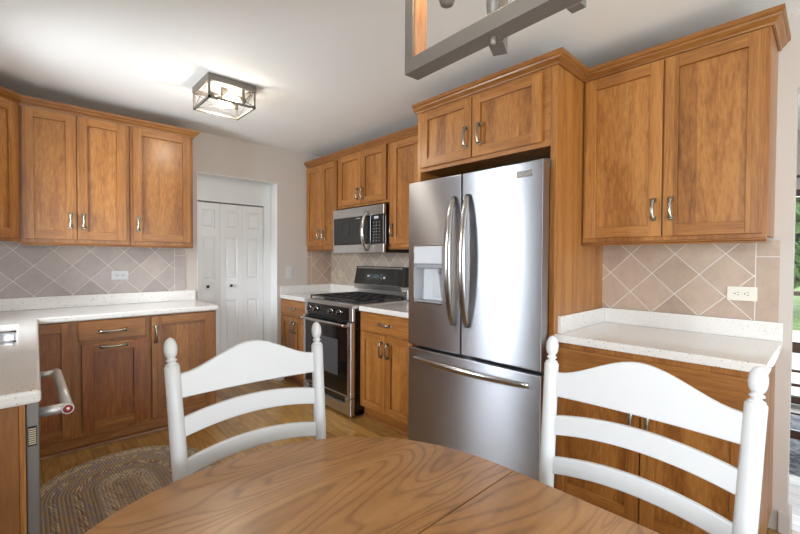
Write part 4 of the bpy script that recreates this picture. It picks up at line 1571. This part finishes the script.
g_ = 0.0016
p1 = [(x, y + g_) for x, y in half_pts(1)]
top_piece(p1, 'table_top')
p2 = [(x, y - g_) for x, y in half_pts(-1)]
top_piece(p2, 'table_top')
top_piece([(TC[0] + TA, TC[1] - LEAF + g_), (TC[0] + TA, TC[1] + LEAF - g_), (TC[0] - TA, TC[1] + LEAF - g_), (TC[0] - TA, TC[1] - LEAF + g_)], 'table_leaf')
b = MB()
q1 = [(x, y, 0.66) for x, y in half_pts(1, 24, 0.10)] + [(x, y, 0.66) for x, y in reversed(half_pts(-1, 24, 0.10))]
b.prism(q1, [(x, y, 0.7275) for x, y, z in q1], 'darkwood')
b.build('apron', tb)
b = MB()
b.lathe([(0.10, 0.10), (0.11, 0.14), (0.07, 0.20), (0.055, 0.30), (0.085, 0.42), (0.06, 0.52), (0.09, 0.60), (0.13, 0.659)], 'white', c=TC, seg=28)
b.build('pedestal', tb)
for k in range(4):
    a = math.radians(45 + 90 * k)
    b = MB()
    d = Vector((math.cos(a), math.sin(a), 0))
    c = Vector((TC[0], TC[1], 0))
    b.tube([c + d * 0.06 + Vector((0, 0, 0.13)), c + d * 0.16 + Vector((0, 0, 0.10)), c + d * 0.27 + Vector((0, 0, 0.045)), c + d * 0.33 + Vector((0, 0, 0.026))], [0.035, 0.032, 0.027, 0.025], 'white', 12)
    b.build('leg', tb)

# ------------------------------------------------------------------ chairs
def make_chair():
    """local: back posts at y=0 (top), seat towards -y, x across; z up"""
    t = thing('dining_chair', '', 'chair', (0, 0, 0), 'white ladder-back chairs at the oak table')
    W0, RK, CV, ZF, ZS_ = 0.2318, 0.1445, 0.0371, 1.070, 0.992

    def P(s, z):
        k = ZF - z
        if z < 0.47:
            k0 = ZF - 0.47
            return Vector((s * (W0 - CV * k0), -RK * k0 + (0.47 - z) * 0.06, z))
        return Vector((s * (W0 - CV * k), -RK * k, z))
    for s in (-1, 1):
        b = MB()
        zs = [0.0, 0.15, 0.30, 0.42, 0.47, 0.52, 0.60, 0.70, 0.80, 0.90, ZS_ - 0.004, ZS_]
        rs = [0.015, 0.018, 0.020, 0.0205, 0.0205, 0.0205, 0.0205, 0.0205, 0.0205, 0.020, 0.020, 0.0175]
        b.tube([P(s, z) for z in zs], rs, 'white', 24)
        ps = b.build('back_post', t)
        b = MB()
        tp = P(s, ZS_)
        ax = (P(s, ZF) - P(s, 0.9)).normalized()
        prof = [(0.0165, -0.001), (0.0165, 0.004), (0.010, 0.007), (0.0095, 0.010), (0.014, 0.013), (0.0145, 0.016), (0.010, 0.019), (0.010, 0.022), (0.0122, 0.0235), (0.0155, 0.031), (0.0172, 0.041), (0.0173, 0.051), (0.0150, 0.063), (0.0095, 0.0735), (0.001, 0.0785)]
        b.lathe(prof, 'white', org=tp, axis=ax, seg=24)
        b.build('finial', ps)
        b = MB()
        fx, fy = s * 0.205, -0.475
        b.tube([(fx, fy, 0.0), (fx, fy, 0.06), (fx, fy, 0.22), (fx, fy, 0.40), (fx, fy, 0.435)], [0.013, 0.017, 0.021, 0.020, 0.017], 'white', 18)
        b.build('leg', t)

    def slat(zb, zt, n=24, bow=0.006):
        """zb/zt functions of q in [-1,1]"""
        b = MB()
        loops = []
        for k in range(n + 1):
            q = -1 + 2 * k / n
            lo, hi = zb(q), zt(q)

            def pt(z, d):
                e = P(1, z)
                return (e.x * q * 0.985, e.y + bow * (1 - q * q) + d, z)
            th = 0.007
            loops.append([pt(lo, -th + 0.002), pt(lo + 0.003, -th), pt(hi - 0.003, -th), pt(hi, -th + 0.002), pt(hi, th - 0.002), pt(hi - 0.003, th), pt(lo + 0.003, th), pt(lo, th - 0.002)])
        b.rings(loops, 'white', False)
        return b.build('back_slat', t)

    def crest(q):
        a = abs(q)
        # flat shoulder, then rising to the middle hump
        s_ = max(0.0, min(1.0, (0.93 - a) / 0.93))
        return 0.966 + 0.066 * (s_ * s_ * (3 - 2 * s_)) ** 0.92
    slat(lambda q: 0.899 + 0.003 * (1 - q * q), crest)
    slat(lambda q: 0.789 + 0.026 * (1 - q * q), lambda q: 0.841 + 0.028 * (1 - q * q))
    slat(lambda q: 0.683 + 0.026 * (1 - q * q), lambda q: 0.727 + 0.028 * (1 - q * q))
    b = MB()
    yb = P(1, 0.45).y
    lo, hi = [], []
    for z, g in ((0.436, 0.010), (0.442, 0.0), (0.452, 0.0), (0.460, 0.008)):
        lo.append([(-0.205 + g, yb - 0.022 + 0 * g, z), (0.205 - g, yb - 0.022, z), (0.232 - g, -0.50 + g, z), (0.215 - g, -0.515 + g, z), (-0.215 + g, -0.515 + g, z), (-0.232 + g, -0.50 + g, z)])
    b.rings(lo, 'white', False)
    b.build('seat', t)
    for zz_ in (0.16, 0.28):
        b = MB()
        b.tube([(-0.200, -0.475, zz_ + 0.02), (0.200, -0.475, zz_ + 0.02)], 0.009, 'white', 12)
        for s in (-1, 1):
            e = P(s, zz_)
            b.tube([(s * 0.205, -0.462, zz_), (e.x, e.y - 0.014, zz_)], 0.009, 'white', 12)
        b.build('stretcher', t)
    b = MB()
    e = P(1, 0.24)
    b.tube([(-e.x + 0.015, e.y, 0.24), (e.x - 0.015, e.y, 0.24)], 0.009, 'white', 12)
    b.build('stretcher', t)
    return t


def dup(root, loc, rz):
    def cp(o, par):
        c = o.copy()
        COL.objects.link(c)
        c.parent = par
        for ch in list(o.children):
            cp(ch, c)
        return c
    kids = list(root.children)
    r = root.copy()
    COL.objects.link(r)
    for k in kids:
        cp(k, r)
    r.location = loc
    r.rotation_euler = (0, 0, rz)
    return r


ch = make_chair()
ch2 = dup(ch, (1.1578, 0.3314, 0), -1.5736)
ch.location = (0.5377, 1.266, 0)
ch.rotation_euler = (0, 0, -0.0454)
ch['label'] = 'white ladder-back chair at the far side of the table, backed by the closet and rug'
ch2['label'] = 'white ladder-back chair in front of the base cabinet right of the fridge'

# ------------------------------------------------------------------ braided rug
def make_rug():
    cx, cy0, cy1, R, pitch = 0.435, 2.16, 2.765, 0.452, 0.0172
    bm = bmesh.new()
    lay = bm.verts.layers.float_vector.new('ring')
    rings_ = []
    nr = int(R / pitch)
    sub = 4
    segs = 36
    pts = []
    for k in range(nr * sub + 1):
        r = max(k * pitch / sub, 0.0005)
        ph = (k % sub) / sub
        z = 0.002 + 0.006 * math.sin(math.pi * ph)
        if k == nr * sub:
            z = 0.0005
        loop = []
        for end, cyy, a0 in ((0, cy1, 0), (1, cy0, math.pi)):
            for j in range(segs + 1):
                a = a0 + math.pi * j / segs
                arc = (math.pi * j / segs) * max(r, 0.05) + (0 if end == 0 else math.pi * max(r, 0.05) + (cy1 - cy0))
                v = bm.verts.new((cx + r * math.cos(a), cyy + r * math.sin(a), z))
                v[lay] = (k / sub, arc, 0)
                loop.append(v)
            # straight side subdivision
            for j in range(1, 12):
                f = j / 12
                if end == 0:
                    x, y = cx - r, cy1 + (cy0 - cy1) * f
                    arc = math.pi * max(r, 0.05) + (cy1 - cy0) * f
                else:
                    x, y = cx + r, cy0 + (cy1 - cy0) * f
                    arc = 2 * math.pi * max(r, 0.05) + (cy1 - cy0) * (1 + f)
                v = bm.verts.new((x, y, z))
                v[lay] = (k / sub, arc, 0)
                loop.append(v)
        pts.append(loop)
    for a, c in zip(pts[:-1], pts[1:]):
        n = len(a)
        for j in range(n):
            f = bm.faces.new((a[j], c[j], c[(j + 1) % n], a[(j + 1) % n]))
            f.smooth = True
    me = bpy.data.meshes.new('braided_rug')
    bm.to_mesh(me)
    bm.free()
    me.materials.append(M['rug'])
    o = bpy.data.objects.new('braided_rug', me)
    COL.objects.link(o)
    o.location = (0, 0, 0.001)
    return tag(o, 'oval braided rug in browns and greys on the kitchen floor', 'rug')


make_rug()

# ------------------------------------------------------------------ next room and outdoors
b = MB()
b.box(3.42, 4.70, -1.1, 1.1, 0.0005, 0.010, 'rug2')
tag(b.build('area_rug'), 'blue-grey patterned rug in the next room, at the right edge', 'rug')

dc = thing('wooden_chair', 'dark wooden slatted chair in the next room, seen past the wall end', 'chair', (4.1, 0.05, 0.0105))
b = MB()
for y in (-0.20, 0.30):
    b.box(3.86, 3.90, y - 0.02, y + 0.02, 0.0105, 0.76, 'darkwood')
    b.box(4.32, 4.36, y - 0.02, y + 0.02, 0.0105, 0.43, 'darkwood')
    b.box(3.90, 4.32, y - 0.012, y + 0.012, 0.235, 0.255, 'darkwood')
b.build('frame', dc, 0.003)
for z0_, z1_ in ((0.665, 0.740), (0.530, 0.550)):
    b = MB()
    b.box(3.868, 3.892, -0.18, 0.28, z0_, z1_, 'darkwood')
    b.build('back_slat', dc, 0.003)
for z0_, z1_ in ((0.238, 0.252), (0.070, 0.130)):
    b = MB()
    b.box(3.870, 3.890, -0.18, 0.28, z0_, z1_, 'darkwood')
    b.build('stretcher', dc, 0.003)
b = MB()
b.box(3.86, 4.38, -0.23, 0.33, 0.434, 0.456, 'darkwood')
b.build('seat', dc, 0.004)

b = MB()
b.tube([(4.93, -0.85, 2.03), (4.93, 1.65, 2.03)], 0.011, 'iron', 12)
for y in (-0.85, 1.65):
    b.lathe([(0.011, -0.02), (0.022, 0), (0.011, 0.02)], 'iron', org=(4.93, y, 2.03), axis=(0, 1, 0), seg=14)
for y in (-0.7, 1.5):
    b.box(4.93, XFAR, y - 0.006, y + 0.006, 2.024, 2.036, 'iron')
tag(b.build('curtain_rod'), 'thin black curtain rod over the glass door in the next room', 'curtain rod')

b = MB()
b.box(XFAR + 0.16, 11.0, -3.5, 4.5, -0.16, -0.06, 'deck')
tag(b.build('deck'), 'bright deck outside the glass door', 'deck')
rl = thing('deck_railing', 'brown railing standing across the bright deck', 'railing', (8.1, 0.5, -0.06))
b = MB()
b.box(8.05, 8.15, -3.5, 4.5, 0.80, 0.86, 'bark')
b.build('top_rail', rl)
for y in (-3.4, -1.5, 0.0, 1.5, 4.4):
    b = MB()
    b.box(8.06, 8.14, y - 0.05, y + 0.05, -0.06, 0.80, 'bark')
    b.build('post', rl)
b = MB()
b.box(-30, 60, -40, 50, -0.75, -0.65, 'grass')
g0 = b.build('lawn')
tag(g0, 'green lawn beyond the deck', 'lawn', kind='structure')


def tree(x, y, h, r, label):
    t = thing('tree', label, 'tree', (x, y, -0.65), 'trees beyond the deck')
    b = MB()
    b.tube([(x, y, -0.66), (x + 0.1, y, h * 0.3), (x - 0.05, y + 0.1, h * 0.7)], [0.25, 0.18, 0.08], 'bark', 10)
    b.build('trunk', t)
    b = MB()
    i = b.mi('leaf')
    for _ in range(2600):
        u, v = random.uniform(-1, 1), random.uniform(0, 2 * math.pi)
        rr = r * (0.5 + 0.55 * random.random() ** 0.6)
        s_ = math.sqrt(1 - u * u)
        p = Vector((x + rr * s_ * math.cos(v), y + rr * s_ * math.sin(v), h * 0.55 + h * 0.50 * u * (0.6 + 0.4 * random.random())))
        d1 = Vector((random.uniform(-1, 1), random.uniform(-1, 1), random.uniform(-1, 1))).normalized()
        d2 = d1.cross(Vector((random.uniform(-1, 1), random.uniform(-1, 1), random.uniform(-1, 1)))).normalized()
        k = random.uniform(0.22, 0.42)
        f = b.bm.faces.new([b.bm.verts.new(p + d1 * k), b.bm.verts.new(p + d2 * k * 0.6), b.bm.verts.new(p - d1 * k), b.bm.verts.new(p - d2 * k * 0.6)])
        f.material_index = i
    b.build('foliage', t)


tree(21, 1.4, 7.0, 3.0, 'leafy green tree nearest behind the lawn, at the right edge')
tree(28, -7.0, 8.0, 3.2, 'tree right of the nearest green tree')
tree(27, 9.5, 8.0, 3.4, 'tree left of the nearest green tree')
